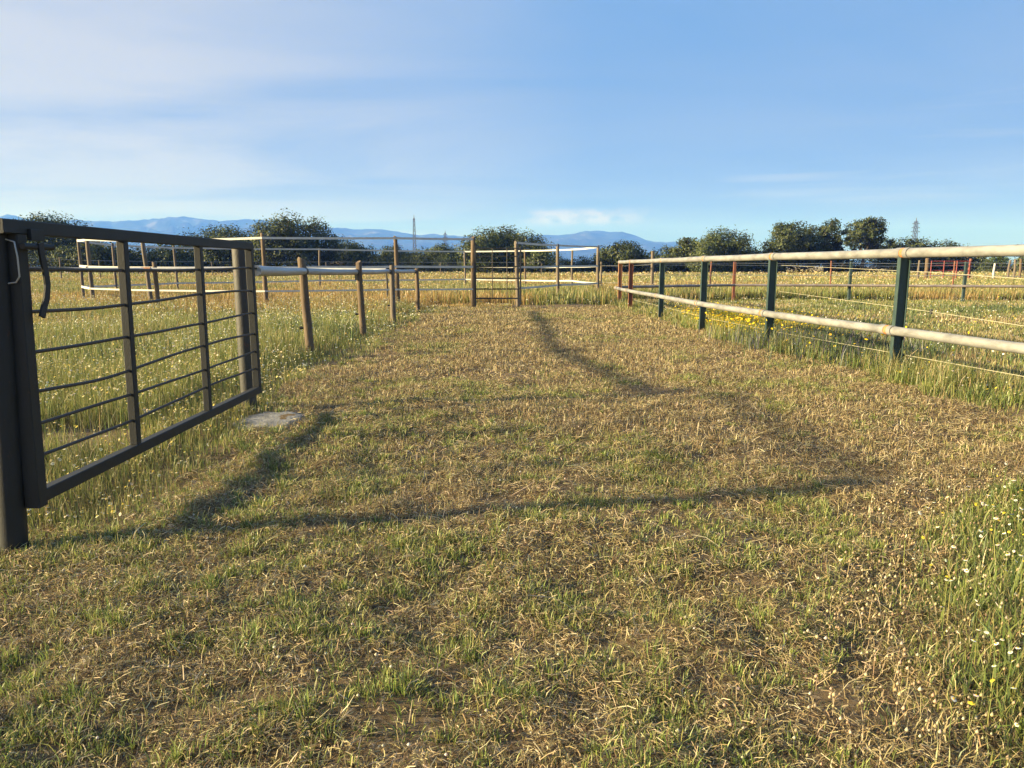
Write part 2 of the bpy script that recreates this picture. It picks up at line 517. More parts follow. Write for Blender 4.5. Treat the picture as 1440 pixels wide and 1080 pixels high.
# --- mown lane: straw stubble, lying straw
stub, tufts = Blades(), Blades()
for (y0, y1, ds, dl, hw) in [(0.9, 2.6, 3200, 24000, 1.0), (2.6, 4.5, 3000, 16000, 1.25), (4.5, 8, 2400, 6500, 1.8), (8, 13, 1600, 2200, 2.7), (13, 22.5, 1200, 900, 4.4)]:
    x, y = scatter(y0, y1, ds); k = lane_mask(x, y); x, y = x[k], y[k]
    k = rng.random(len(x)) < np.clip((0.66 - bare(x, y)) * 9, 0.12, 1); x, y = x[k], y[k]
    n = len(x)
    h = (0.02 + 0.045 * rng.random(n) ** 1.5) * (0.7 + 0.7 * fbm(x * 2, y * 2, 71, 3)) * np.interp(y0, [0, 8, 13], [0.9, 1.2, 1.4])
    g = greenness(x, y)
    c = pick(n, STRAW, [3, 3, 2.2, 1.1, 1.0, 1.0])
    cg = pick(n, [(0.22, 0.23, 0.075), (0.16, 0.19, 0.058), (0.29, 0.265, 0.10)], [1, 1.0, 1])
    mixg = (rng.random(n) < np.clip((g - 0.49) * 6 + np.interp(y0, [0, 3, 8], [0.25, 0.2, 0.14]), 0.07, 0.85))
    c[mixg] = cg[mixg]
    stub.grow(x, y, h, 0.0024 * hw * (0.7 + 0.7 * rng.random(n)), np.abs(rng.normal(0.65, 0.4, n)).clip(0, 1.4), rng.random(n) * TAU, c)
    x, y = scatter(y0, y1, dl); k = lane_mask(x, y) | ((x > 0) & (y < 4.3)); x, y = x[k], y[k]
    k = rng.random(len(x)) < np.clip((0.76 - bare(x, y)) * 9, 0.25, 1) * np.clip((fbm(x * 9, y * 9, 63, 2) - 0.2) * 3, 0.15, 1); x, y = x[k], y[k]
    n = len(x)
    c = pick(n, STRAW, [3, 3, 2, 1.5, 1.2, 1.3])
    stub.lie(x, y, (0.009 + 0.044 * rng.random(n) ** 2.0) * hw ** 0.40, 0.0016 * hw ** 1.0 * (0.6 + 0.8 * rng.random(n)), c,
             np.interp(y0, [0, 8, 13], [0.022, 0.03, 0.035]), np.interp(y0, [0, 4, 8, 13], [11, 9, 6, 4]), 0.32)
    # green tufts: low, broad, bunched
    x, y = scatter(y0, y1, np.interp(y0, [0, 3, 8, 13], [340, 240, 75, 30]))
    g = greenness(x, y)
    bunch = fbm(x * 5 + 3, y * 5, 67, 2)
    k = lane_mask(x, y) & (rng.random(len(x)) < np.clip((g - 0.475) * 9, 0.08, 1) * np.clip((bunch - 0.41) * 9, 0.03, 1)); x, y = x[k], y[k]
    per = int(np.interp(y0, [0, 3, 8, 13], [34, 28, 16, 10]))
    tx = np.repeat(x, per); ty = np.repeat(y, per); n = len(tx)
    size = np.repeat(0.55 + 0.75 * rng.random(len(x)), per)
    tone = np.repeat(0.8 + 0.45 * rng.random(len(x)), per)
    rr = np.abs(rng.normal(0, 0.034, n)) * size; aa = rng.random(n) * TAU
    c = pick(n, GREEN + [(0.40, 0.34, 0.15)], [3, 2.0, 2.2, 1.5, 0.8]) * tone[:, None]
    tufts.grow(tx + np.cos(aa) * rr, ty + np.sin(aa) * rr, (0.016 + 0.040 * rng.random(n)) * size, 0.0031 * hw ** 0.85 * (0.7 + 0.6 * rng.random(n)),
               np.abs(rng.normal(0.4, 0.28, n)).clip(0, 1.3) + rr * 7, aa + rng.normal(0, 0.5, n), c)
# a few long bleached stalks and small white bits close by
x, y = scatter(0.9, 6, 9); k = lane_mask(x, y); x, y = x[k], y[k]; n = len(x)
stub.lie(x, y, 0.08 + 0.14 * rng.random(n) ** 2, np.full(n, 0.0025), pick(n, [(0.5, 0.42, 0.28), (0.4, 0.32, 0.2)], [1, 1]), 0.02)
x, y = scatter(0.9, 9, 55); k = lane_mask(x, y); x, y = x[k], y[k]; n = len(x)
stub.knobs(x, y, gz(x, y) + 0.012 + 0.02 * rng.random(n), 0.003 + 0.004 * rng.random(n), pick(n, [(0.5, 0.44, 0.33), (0.36, 0.27, 0.18), (0.6, 0.56, 0.48)], [2, 2, 0.7]), 1.1)
stub.build("mown_straw", M["grass"], "cut dry straw stubble and lying stalks covering the mown lane", "straw")
tufts.build("green_grass_tufts", M["grass"], "short green grass tufts regrowing through the straw of the lane", "grass")

# --- uncut meadow left of the lane and under the gate
mead, flow = Blades(), Blades()


def meadow_left(x, y):
    return ~lane_mask(x, y) & (x < 0)


def bare_patch(x, y):
    """trodden patch behind the gate"""
    return np.hypot((x + 3.3) / 0.6, (y - 5.1) / 0.42) < 1 + 0.5 * (fbm(x * 3, y * 3, 5, 2) - .5)


def low_zone(x, y):
    """shorter growth under and right around the gate"""
    return (y < 6.6) & (x > -2.9)


for (y0, y1, d, w) in [(1.5, 4.5, 3400, 1.0), (4.5, 8, 2200, 1.4), (8, 14, 900, 2.2), (14, 24, 420, 3.8)]:
    x, y = scatter(y0, y1, d, 0.78, 1.5); k = meadow_left(x, y); x, y = x[k], y[k]
    k = ~(bare_patch(x, y) & (rng.random(len(x)) < 0.9)); x, y = x[k], y[k]
    n = len(x); f = fbm(x * 0.5, y * 0.5, 81, 4); gold = np.clip((y - 15) / 6 + (f - 0.5) * 4, 0, 1)
    hmax = np.where(low_zone(x, y) | (y < 3.4), 0.17, np.interp(y, [3.4, 6, 12, 24], [0.24, 0.30, 0.34, 0.42]))
    edge = np.where(low_zone(x, y), np.clip((left_edge(y) - x) / 0.4, 0.5, 1), np.clip((left_edge(y) - x) / 0.9, 0.25, 1))
    h = hmax * edge * (0.35 + 0.75 * rng.random(n)) * (0.7 + 0.6 * f)
    c = pick(n, MEADOW, [3, 3, 2.2, 1.6, 1.4]); cgold = pick(n, GOLD, [3, 3, 2, 2, 1])
    kk = rng.random(n) < gold; c[kk] = cgold[kk]
    mead.grow(x, y, h, 0.0030 * w * (0.7 + 0.7 * rng.random(n)), np.abs(rng.normal(0.28, 0.22, n)).clip(0, 1.2), rng.random(n) * TAU, c)
    # chamomile
    x, y = scatter(y0, y1, d * np.interp(y0, [1, 8, 14], [0.08, 0.21, 0.17]), 0.78, 1.5); k = meadow_left(x, y); x, y = x[k], y[k]
    f = fbm(x * 0.7 + 3, y * 0.7, 91, 3)
    k = (rng.random(len(x)) < np.clip((f - 0.38) * 5, 0.05, 1)) & ~bare_patch(x, y) & ((y > 3.3) | (rng.random(len(x)) < 0.15)); x, y = x[k], y[k]; n = len(x)
    hm = np.where(low_zone(x, y), 0.18, np.interp(y, [3.4, 6, 12, 24], [0.25, 0.31, 0.36, 0.42]))
    h = hm * np.clip((left_edge(y) - x) / 0.9, 0.3, 1) * (0.6 + 0.45 * rng.random(n))
    mead.grow(x, y, h, np.full(n, 0.0022 * w), np.zeros(n), np.zeros(n), pick(n, GREEN, [1, 1, 1, 1]))
    flow.heads(x, y, gz(x, y) + h, 0.0085 * (0.7 + 0.6 * rng.random(n)) * np.interp(y0, [1, 8, 14], [1, 1.25, 1.9]),
               pick(n, [(0.62, 0.60, 0.48), (0.56, 0.50, 0.28), (0.52, 0.43, 0.14)], [2.4, 2, 1.2], 0.1),
               pick(n, [(0.55, 0.38, 0.04)], [1]) if y0 < 8 else None, 0.6)

# --- right: paddock turf beyond the pipe fence, weeds along the fence, tall clump close by on the right


def meadow_right(x, y):
    return ~lane_mask(x, y) & (x > 0)


for (y0, y1, d, w) in [(0.9, 2.6, 5200, 1.0), (2.6, 4.5, 3600, 1.2), (4.5, 8, 1500, 1.5), (8, 14, 900, 2.3), (14, 27, 480, 4.0)]:
    x, y = scatter(y0, y1, d, 0.80, 1.5); k = meadow_right(x, y) & ~((y > 22.3) & (x < 3.2)); x, y = x[k], y[k]
    n = len(x); f = fbm(x * 0.55, y * 0.55, 101, 4); f2 = fbm(x * 0.25 + 9, y * 0.4, 103, 3)
    fl = 4.33 + (8.07 - y) * 0.057
    clump = y < 4.3
    verge = np.abs(x - fl) < 0.75
    h = np.where(clump, 0.045 + 0.13 * np.clip((x - right_edge(y)) / 0.6, 0, 1), np.where(verge, 0.06 + 0.30 * np.clip(fbm(x * 1.3, y * 1.0, 107, 3) * 2 - 0.6, 0, 1), 0.09)) * (0.35 + 0.75 * rng.random(n)) * (0.6 + 0.8 * f)
    c = pick(n, MEADOW, [3, 3, 2, 1.4, 2.4])
    dry = pick(n, STRAW, [3, 3, 2, 1, 1, 0.5]); kk = rng.random(n) < np.where(clump, np.clip(0.65 - (x - right_edge(y)) * 1.3, 0.12, 0.8), np.where(verge, 0.12, np.clip((f2 - 0.46) * 6, 0.1, 0.8)))
    c[kk] = dry[kk]
    mead.grow(x, y, h, 0.0030 * w * (0.7 + 0.7 * rng.random(n)), np.abs(rng.normal(0.4, 0.25, n) + np.where(clump, 0.3, 0)).clip(0, 1.35), rng.random(n) * TAU, c)
    x, y = scatter(y0, y1, d * np.interp(y0, [0, 4, 14], [0.08, 0.06, 0.05]), 0.80, 1.5)
    fl = 4.33 + (8.07 - y) * 0.057
    k = meadow_right(x, y) & (rng.random(len(x)) < np.where(y < 4.3, np.clip((x - right_edge(y)) * 1.2, 0.03, 0.8), 0.35)); x, y = x[k], y[k]; n = len(x)
    h = np.where(y < 4.3, 0.17, 0.16) * (0.7 + 0.5 * rng.random(n))
    mead.grow(x, y, h, np.full(n, 0.0025 * w), np.abs(rng.normal(0, 0.1, n)), rng.random(n) * TAU, pick(n, GREEN, [1, 1, 1, 1]))
    flow.heads(x, y, gz(x, y) + h * 0.99, 0.0068 * (0.7 + 0.6 * rng.random(n)) * np.interp(y0, [1, 8, 14], [1, 1.5, 2.1]),
               pick(n, [(0.74, 0.72, 0.64), (0.66, 0.52, 0.06)], [3, 0.7], 0.08), pick(n, [(0.55, 0.38, 0.04)], [1]) if y0 < 8 else None, 0.6)
# dry seed heads in the near right clump
x, y = scatter(0.9, 4.2, 260, 0.8, 1.5); e = right_edge(y)
k = (x > e - 0.25) & (x < e + 0.9); x, y = x[k], y[k]; n = len(x)
h = 0.04 + 0.09 * rng.random(n); az = rng.random(n) * TAU; ln = np.abs(rng.normal(0.6, 0.3, n)).clip(0, 1.3)
cst = pick(n, [(0.42, 0.32, 0.18), (0.5, 0.4, 0.24)], [1, 1])
mead.grow(x, y, h, np.full(n, 0.0022), ln, az, cst)
mead.knobs(x + np.cos(az) * h * np.sin(ln), y + np.sin(az) * h * np.sin(ln), gz(x, y) + h * np.cos(ln), 0.0035 + 0.003 * rng.random(n),
           pick(n, [(0.5, 0.40, 0.25), (0.42, 0.31, 0.19), (0.6, 0.53, 0.38)], [2, 2, 1]), 1.5)
# leafy green plants with broad leaves in the right clump and by the fence
cx = np.concatenate([rng.uniform(1.2, 3.2, 330), rng.uniform(3.6, 4.9, 320)]); cy = np.concatenate([rng.uniform(1.5, 4.0, 330), rng.uniform(6.0, 15, 320)])
k = meadow_right(cx, cy); cx, cy = cx[k], cy[k]
x = np.repeat(cx, 40) + rng.normal(0, 0.06, len(cx) * 40); y = np.repeat(cy, 40) + rng.normal(0, 0.06, len(cx) * 40); n = len(x)
nearc = y < 4.3
mead.grow(x, y, np.where(nearc, np.clip((x - right_edge(y)) * 0.28, 0.025, 0.14) * (0.5 + 0.9 * rng.random(n)), 0.04 + 0.13 * rng.random(n)), np.where(nearc, 0.0038, 0.006) + 0.004 * rng.random(n), np.abs(rng.normal(0.6, 0.35, n)), rng.random(n) * TAU, pick(n, [(0.14, 0.18, 0.045), (0.19, 0.21, 0.06), (0.10, 0.14, 0.05)], [2, 2, 1]))
# yellow flowers at the foot of the fence
x = rng.normal(4.25, 0.6, 4200); y = rng.normal(13.9, 1.8, 4200)
k = (x > 3.75); x, y = x[k], y[k]; n = len(x); h = 0.18 + 0.24 * rng.random(n)
mead.grow(x, y, h, np.full(n, 0.006), np.abs(rng.normal(0, 0.15, n)), rng.random(n) * TAU, pick(n, [(0.16, 0.19, 0.04), (0.26, 0.24, 0.06)], [1, 1]))
kk = rng.random(n) < 0.6
flow.heads(x[kk], y[kk], gz(x[kk], y[kk]) + h[kk], 0.011 + 0.010 * rng.random(kk.sum()), pick(kk.sum(), [(0.72, 0.50, 0.02), (0.66, 0.46, 0.05)], [2, 1], 0.08), None, 0.7)
# bluish weeds by the second post
x = rng.normal(4.5, 0.45, 3600); y = rng.normal(10.6, 0.9, 3600); n = len(x); h = 0.14 + 0.30 * rng.random(n)
mead.grow(x, y, h, np.full(n, 0.009), np.abs(rng.normal(0.3, 0.2, n)), rng.random(n) * TAU, pick(n, [(0.06, 0.085, 0.05), (0.09, 0.12, 0.05), (0.10, 0.09, 0.13)], [2, 2, 1]))

# darker leafy weeds in loose clumps over both meadows
wc = [(rng.uniform(4.8, 15), rng.uniform(7, 24), rng.uniform(.25, .7)) for _ in range(46)] + [(rng.uniform(-15, -3.2), rng.uniform(8, 21), rng.uniform(.25, .8)) for _ in range(26)]
wc += [(-4.6, 18.5, 1.0), (-5.6, 18.0, .9), (-3.8, 19, .7), (14.5, 20.5, 1.2), (13.2, 21, .9)]
for (qx, qy, qr) in wc:
    n = int(420 * qr); x = qx + rng.normal(0, qr * .6, n); y = qy + rng.normal(0, qr * .5, n)
    k = ~lane_mask(x, y); x, y = x[k], y[k]; n = len(x)
    mead.grow(x, y, (0.10 + 0.26 * rng.random(n)) * (0.6 + .5 * qr) * (1.2 if qx < 0 else .75), 0.010 + 0.010 * rng.random(n), np.abs(rng.normal(0.45, 0.3, n)), rng.random(n) * TAU,
              pick(n, [(0.10, 0.135, 0.05), (0.14, 0.17, 0.06), (0.09, 0.12, 0.065)], [2, 2, 1.4]))
n = 9000; x = rng.uniform(4.5, 26, n); y = 26.9 + np.abs(rng.normal(0, 0.5, n)); k = fbm(x * 0.7, y * 0.3, 141, 3) > 0.42; x, y = x[k], y[k]; n = len(x)
mead.grow(x, y, 0.14 + 0.26 * rng.random(n), 0.016 + 0.014 * rng.random(n), np.abs(rng.normal(0.3, 0.25, n)), rng.random(n) * TAU, pick(n, [(0.11, 0.13, 0.04), (0.16, 0.17, 0.05), (0.30, 0.23, 0.09)], [2, 2, 1]))
# --- tall verge in front of the back fence on the right, paddock grass beyond, far pasture
for (y0, y1, d, w, hh) in [(24, 32, 200, 6, 0.50), (32, 48, 90, 10, 0.45), (48, 80, 30, 18, 0.45), (80, 170, 8, 36, 0.5)]:
    x, y = scatter(y0, y1, d, 0.80, 2.0)
    k = np.ones(len(x), bool)
    if y0 < 30: k = ~((x > 4) & (y < 26.6))
    x, y = x[k], y[k]; n = len(x)
    f = fbm(x * 0.16, y * 0.16, 121, 4)
    left = np.clip((2 - x) / 30, 0, 1)
    h = hh * (0.45 + 0.6 * rng.random(n)) * (0.6 + 0.8 * f)
    mid = (np.abs(x - 1) < 14) & (y < 60)
    c = pick(n, GOLD, [3, 3, 2, 2, 1]); cg = pick(n, MEADOW, [3, 3, 2, 1, 1.5])
    kk = rng.random(n) < np.clip((f - 0.48) * 6 + 0.25 + 0.25 * mid + np.where((x > 4) & (y < 30), 0.8, 0), 0.05, 0.95); c[kk] = cg[kk]
    mead.grow(x, y, h, 0.0030 * w * (0.7 + 0.7 * rng.random(n)), np.abs(rng.normal(0.22, 0.2, n)).clip(0, 1.2), rng.random(n) * TAU, c)
    x, y = scatter(y0, y1, d * 0.09, 0.80, 2.0); f = fbm(x * 0.2, y * 0.2, 131, 3)
    k = (rng.random(len(x)) < np.where(x > 3, 0.5, np.clip((f - 0.42) * 4, 0.05, 0.7))) & ~((x > 4) & (y < 26.6)); x, y = x[k], y[k]; n = len(x)
    h = hh * (0.8 + 0.3 * rng.random(n))
    mead.grow(x, y, h, np.full(n, 0.003 * w), np.zeros(n), np.zeros(n), pick(n, MEADOW, [1, 1, 1, 1, 1]))
    flow.heads(x, y, gz(x, y) + h, np.full(n, 0.006 * w ** 0.75), pick(n, [(0.52, 0.45, 0.30), (0.48, 0.38, 0.17)], [2, 1.5], 0.1), None, 0.7)
# grass growing close around posts and the far end of the lane
mead.build("meadow_grass", M["grass"], "uncut meadow grass, green to golden, growing on both sides of the mown lane", "meadow")
flow.build("wild_flowers", M["petal"], "small white and yellow wild flowers dotted through the uncut meadow", "flowers")

# ------------------------------------------------------------------ near gate on the left
# hanging post
b = G(20, 772)
HP = Vector((b.x, b.y, gzf(b.x, b.y)))
t = thing("gate_post", HP, "thick dark round steel post holding the near end of the open gate", "gate post")
LEAN = 0.052
mb = MB(); mb.tube([HP + Vector((LEAN * z, 0, z)) for z in (-0.3, 0.0, 0.5, 1.0, 1.40)], 0.055, 28)
mb.build("shaft", M["dark_steel"], t)
mb = MB(); mb.tube([HP + Vector((LEAN * z, 0, z)) for z in (1.40, 1.412, 1.43, 1.435)], [0.059, 0.061, 0.05, 0.03], 28)
mb.build("cap", M["dark_steel"], t)
mb = MB(); mb.tube([HP + Vector((0.055, -0.050, 1.27)), HP + Vector((0.055, -0.072, 1.27))], 0.012, 10)
mb.build("bolt", M["wire"], t)

gx0, gy0 = HP.x + 0.096, HP.y + 0.032
far = G(356, 586)
g1 = Vector((far.x + 0.05, far.y, 0)); g0 = Vector((gx0, gy0, 0))
gd = (g1 - g0).normalized(); gn = Vector((gd.y, -gd.x, 0))
gl = (g1 - g0).length


def gp(s, h):
    return g0 + gd * s + Vector((0.028 * h * (1 - s / gl), 0, h))


gate = thing("metal_gate", g0, "big open steel field gate of dark square tube with six thin horizontal rods", "gate")
H_TOP, H_BOT = 1.415, 0.235
MB().bar(gp(-0.10, H_TOP), gp(gl + 0.035, H_TOP), 0.05, 0.06, 0.004, gn).build("top_bar", M["dark_steel"], gate)
MB().bar(gp(0.03, H_BOT - 0.005), gp(gl + 0.035, H_BOT - 0.005), 0.05, 0.058, 0.004, gn).build("bottom_bar", M["dark_steel"], gate, "brownish worn bottom bar")
MB().bar(gp(0, H_BOT - 0.045), gp(0, H_TOP - 0.031), 0.066, 0.062, 0.004, gn).build("stile", M["dark_steel"], gate)
MB().bar(gp(gl, H_BOT + 0.026), gp(gl, H_TOP - 0.031), 0.055, 0.055, 0.004, gn).build("stile", M["dark_steel"], gate)
for px in (190, 292):          # where the uprights stand along the gate
    best = min(((abs((lambda q: 720 + F * q.x / (q.y * cp - (q.z - CAM_H) * sp))(gp(s, 0.3)) - px), s) for s in np.linspace(0, gl, 400)))
    s = best[1]
    MB().bar(gp(s, H_BOT + 0.026), gp(s, H_TOP - 0.031), 0.045, 0.045, 0.004, gn).build("upright", M["dark_steel"], gate)
for k, h in enumerate((1.24, 1.055, 0.877, 0.704, 0.557, 0.412)):
    pts = []
    for j in range(25):
        s = 0.03 + (gl - 0.06) * j / 24
        sag = -0.012 * math.sin(math.pi * j / 24 * (1 + k % 2)) + 0.0012 * math.sin(j * 0.9 + k)
        if k == 3: sag -= 0.018 * math.exp(-((j - 5) / 3.0) ** 2)
        pts.append(gp(s, h + sag) + gn * 0.0)
    MB().tube(pts, 0.0085, 8).build("rod", M["rod"], gate)
# latch: strap, slide bolt, bent lever
mb = MB()
mb.bar(gp(0.035, 1.376), gp(0.035, 1.22), 0.045, 0.012, 0.002, gd)
mb.build("strap", M["dark_steel"], gate)
mb = MB()
mb.tube([gp(-0.03, 1.335) + gn * 0.05, gp(0.17, 1.335) + gn * 0.05], 0.014, 12)
mb.bar(gp(0.05, 1.385) + gn * 0.03, gp(0.14, 1.385) + gn * 0.03, 0.02, 0.05, 0.002, gn)
bolt = mb.build("slide_bolt", M["dark_steel"], gate)
mb = MB()
lev = [(0.07, 1.35), (0.078, 1.29), (0.092, 1.225), (0.098, 1.17), (0.085, 1.115), (0.06, 1.07), (0.045, 1.035)]
pts = [gp(s, h) + gn * 0.062 for s, h in lev]
for a_, b_ in zip(pts[:-1], pts[1:]):
    mb.bar(a_, b_ + (b_ - a_) * 0.06, 0.010, 0.034, 0.001, gn)
mb.build("lever", M["dark_steel"], bolt)
# wire loop tying gate and post
wl = MB()
c0 = HP + Vector((0, 0, 0))
fr = -gd * 0.040
loop = [c0 + Vector((-0.02, 0.07, 1.355)), c0 + Vector((-0.04, -0.02, 1.36)), c0 + Vector((0.0, -0.064, 1.362)), gp(-0.0, 1.366) + fr - gn * 0.02, gp(0.0, 1.352) + fr + gn * 0.026,
        gp(0.0, 1.29) + fr + gn * 0.034, gp(0.0, 1.21) + fr + gn * 0.036, gp(0.0, 1.185) + fr + gn * 0.02, gp(0.0, 1.178) + fr - gn * 0.03, c0 + Vector((-0.01, -0.064, 1.172)), c0 + Vector((-0.05, -0.01, 1.175)), c0 + Vector((-0.02, 0.07, 1.18))]
wl.tube(loop, 0.0035, 8)
o = wl.build("wire_loop", M["wire"]); tag(o, "pale wire loop tying the gate to its thick dark post", "wire loop")

# far pole of the gate with its concrete footing
b = G(350, 578)
PP = Vector((b.x - 0.005, b.y + 0.03, gzf(b.x, b.y)))
t = thing("gate_pole", PP, "round brownish steel pole behind the far end of the open gate", "pole")
MB().tube([PP + Vector((0, 0, z)) for z in (-0.3, 0.0, 0.4, 0.9, 1.41)], 0.065, 28).build("shaft", M["pole_steel"], t)
mb = MB(); mb.bar(PP + Vector((0.04, -0.03, 1.225)), PP + Vector((0.075, 0.12, 1.225)), 0.05, 0.012, 0.002)
mb.build("rail_bracket", M["dark_steel"], t)
c = G(392, 592)
mb = MB()
n = 22; rim, rim2 = [], []
cz = gzf(c.x - 0.05, c.y + 0.05) - 0.010
for k in range(n):
    a = TAU * k / n
    rx = 0.30 * (0.75 + 0.4 * random.random()); ry = 0.36 * (0.85 + 0.3 * random.random())
    qx, qy = c.x - 0.05 + math.cos(a) * rx, c.y + 0.05 + math.sin(a) * ry
    rim.append(Vector((qx, qy, gzf(qx, qy) * .7 + cz * .3 + 0.002)))
    rim2.append(rim[-1] + Vector((math.cos(a) * 0.04, math.sin(a) * 0.04, -0.12)))
ctr = Vector((c.x - 0.05, c.y + 0.05, cz + 0.010))
mid = [ctr.lerp(r, 0.6) + Vector((0, 0, random.uniform(0, .006))) for r in rim]
vs = [ctr] + mid + rim + rim2
fs = [(0, 1 + k, 1 + (k + 1) % n) for k in range(n)]
fs += [(1 + k, 1 + n + k, 1 + n + (k + 1) % n, 1 + (k + 1) % n) for k in range(n)]
fs += [(1 + n + k, 1 + 2 * n + k, 1 + 2 * n + (k + 1) % n, 1 + n + (k + 1) % n) for k in range(n)]
mb.add(vs, fs, True)
o = mb.build("concrete_footing", M["concrete"])
tag(o, "flat grey concrete footing in the grass at the foot of the gate's far pole", "footing")


# ------------------------------------------------------------------ wooden posts and tube rail along the lane
def wood_post(parent, top, base, r, mat, name="post", label=None, sink=0.35, insul=()):
    d = (top - base).normalized()
    pts = [base - d * sink] + [base.lerp(top, k / 6) + Vector((random.uniform(-1, 1), random.uniform(-1, 1), 0)) * r * 0.10 for k in range(7)]
    rs = [r * 1.06] + [r * (1.06 - 0.14 * k / 6) for k in range(7)]
    pts.append(top + d * 0.008); rs.append(r * 0.78)
    o = MB().tube(pts, rs, 14, True, True, 0.05).build(name, mat, parent, label)
    for h, side in insul:
        k = h / max(0.1, (top - base).length)
        p = base.lerp(top, k)
        MB().tube([p + Vector((side * r * 0.8, 0, 0)), p + Vector((side * (r + 0.03), 0, 0)), p + Vector((side * (r + 0.055), 0, 0))], [0.010, 0.018, 0.022], 8).build("insulator", M["black"], o)
    return o


def post_at(base_px, base_py, top_px, top_py, Y=None, zb=None):
    """base and top of a post from where they stand"""
    g = G(base_px, base_py)
    if Y is None: Y = g.y
    q = P(base_px, base_py, Y)
    base = Vector((q.x, Y, gzf(q.x, Y)))
    return base, P(top_px, top_py, Y)


lane = [post_at(437, 503, 424, 364), post_at(511, 475, 504, 369), post_at(553, 454, 551, 373), post_at(588, 440, 586, 378)]
rails = [PP + Vector((-0.02, 0.0, 1.22)), P(437, 381.5, lane[0][0].y) + Vector((-0.09, 0, 0)), P(509, 382.5, lane[1][0].y) + Vector((-0.09, 0, 0)),
         P(552, 381.5, lane[2][0].y) + Vector((-0.08, 0, 0)), P(586, 381.5, lane[3][0].y) + Vector((-0.07, 0, 0))]
rails[0] = Vector((PP.x + 0.085, PP.y + 0.11, 1.215))
fence = thing("post_and_tube_fence", lane[0][0], "low fence of leaning wooden posts and one grey metal tube left of the lane", "fence")
for k, (bs, tp) in enumerate(lane):
    wood_post(fence, tp, bs, (0.058, 0.056, 0.06, 0.055)[k], M["wood" if k != 2 else "wood_grey"], insul=((0.42, -1),) if k < 3 else ())
for k in range(4):
    a_, b_ = rails[k], rails[k + 1]
    MB().tube([a_, a_.lerp(b_, 0.5) + Vector((0, 0, -0.008)), b_], 0.047, 16).build("rail", M["galv"], fence)
for k in (1, 2, 3):
    p = rails[k]
    d = (rails[min(k + 1, 4)] - rails[k - 1]).normalized()
    mb = MB(); mb.tube([p - d * 0.07, p + d * 0.07], 0.053, 16)
    if k == 2: mb.bar(p - d * 0.06 + Vector((0.0, 0, -0.05)), p - d * 0.06 + Vector((0.0, 0, -0.14)), 0.05, 0.02)
    mb.build("rail_joint", M["dark_steel"], fence)
bs, tp = post_at(546, 432, 543, 376)
MB().tube([bs - Vector((0, 0, .3)), bs, tp], 0.03, 12).build("steel_stake", M["pole_steel"], fence, "thin steel stake beside the third wooden post")

# back fence of the left meadow: long galvanised rail on short posts
Yb = 19.5
bf = thing("tube_rail_fence", (P(220, 428, Yb).x, Yb, 0), "long pale galvanised rail on a few short posts crossing the meadow behind the open gate", "fence")
r0, r1, r2, r3 = P(-60, 379.5, Yb - 1), P(205, 378.5, Yb), P(330, 377.5, Yb), P(543, 379.5, Yb - 1.2)
MB().tube([r0, r0.lerp(r1, .5), r1], 0.05, 14).build("rail", M["galv"], bf)
MB().tube([r1, r2], 0.042, 14).build("rail", M["galv"], bf)
MB().tube([r2, r2.lerp(r3, .5), r3], 0.042, 14).build("rail", M["galv"], bf)
MB().tube([r1 + Vector((-.12, 0, 0)), r1 + Vector((.14, 0, 0))], 0.058, 14).build("rail_joint", M["orange_rust"], bf)
bs, tp = post_at(222, 425, 217, 369, Yb + 0.11)
bs.z = gzf(bs.x, bs.y)
wood_post(bf, tp, bs, 0.062, M["wood"])
bs, tp = post_at(41, 413, 39, 372, Yb - 0.7)
bs.z = gzf(bs.x, bs.y)
MB().tube([bs - Vector((0, 0, .3)), bs, tp], 0.035, 12).build("post", M["redbrown"], bf, "thin rusty iron post")
bs, tp = post_at(-50, 413, -52, 368, Yb - 1)
bs.z = gzf(bs.x, bs.y)
wood_post(bf, tp, bs, 0.06, M["wood"])

# ------------------------------------------------------------------ tall paddock fence with white tapes
TP_H = (2.08, 1.255, 0.585)
front_px = [(122, 334, 22.4), (200, 337, 21.6), (369, 329, 20.6), (556, 333, 21.4), (665, 334, 22.0)]
gap_px = [(726, 340, 23.0), (784, 344, 26.0), (841, 346, 28.2)]
back_px = [(805, 350, 35.0), (738, 351, 37.0), (653, 353, 38.0), (449, 349, 35.0), (244, 346, 31.0), (158, 342, 27.0), (110, 337, 23.6)]
ring = []
for (px, py, Y) in front_px + gap_px + back_px:
    top = P(px, py, Y)
    lean = random.uniform(-0.06, 0.06)
    if px == 200: lean = 0.13
    base = Vector((top.x + lean, Y + random.uniform(-.05, .05), gzf(top.x, Y)))
    ring.append((base, top))
pad = thing("paddock_fence", ring[4][0], "tall closed paddock fence of slim wooden posts carrying white tapes at three heights", "fence")
for k, (bs, tp) in enumerate(ring):
    r = 0.062 if k < 8 else 0.05
    if k == 4: r = 0.075
    wood_post(pad, tp, bs, r, M["wood" if k in (2, 3, 4, 9) else "wood_grey"], insul=((0.585, 1), (1.25, -1)) if k < 8 else ())


def tape_run(idx, h, w):
    mb = MB()
    for a_, b_ in zip(idx[:-1], idx[1:]):
        (ba, ta), (bb, tb) = ring[a_], ring[b_]
        def on(bs, tp):
            k = h / (tp.z - bs.z); k = min(k, 0.985)
            return bs.lerp(tp, k) + Vector((0, -0.07, 0))
        p, q = on(ba, ta), on(bb, tb)
        n = 8; sg = 0.006 * (q - p).length / 5 + random.uniform(0, .012)
        pts = [p.lerp(q, j / n) - Vector((0, 0, sg * 4 * (j / n) * (1 - j / n))) for j in range(n + 1)]
        for c_, d_ in zip(pts[:-1], pts[1:]):
            mb.bar(c_, d_, 0.006, w, 0, (0, 1, 0))
    mb.build("tape", M["tape"], pad)


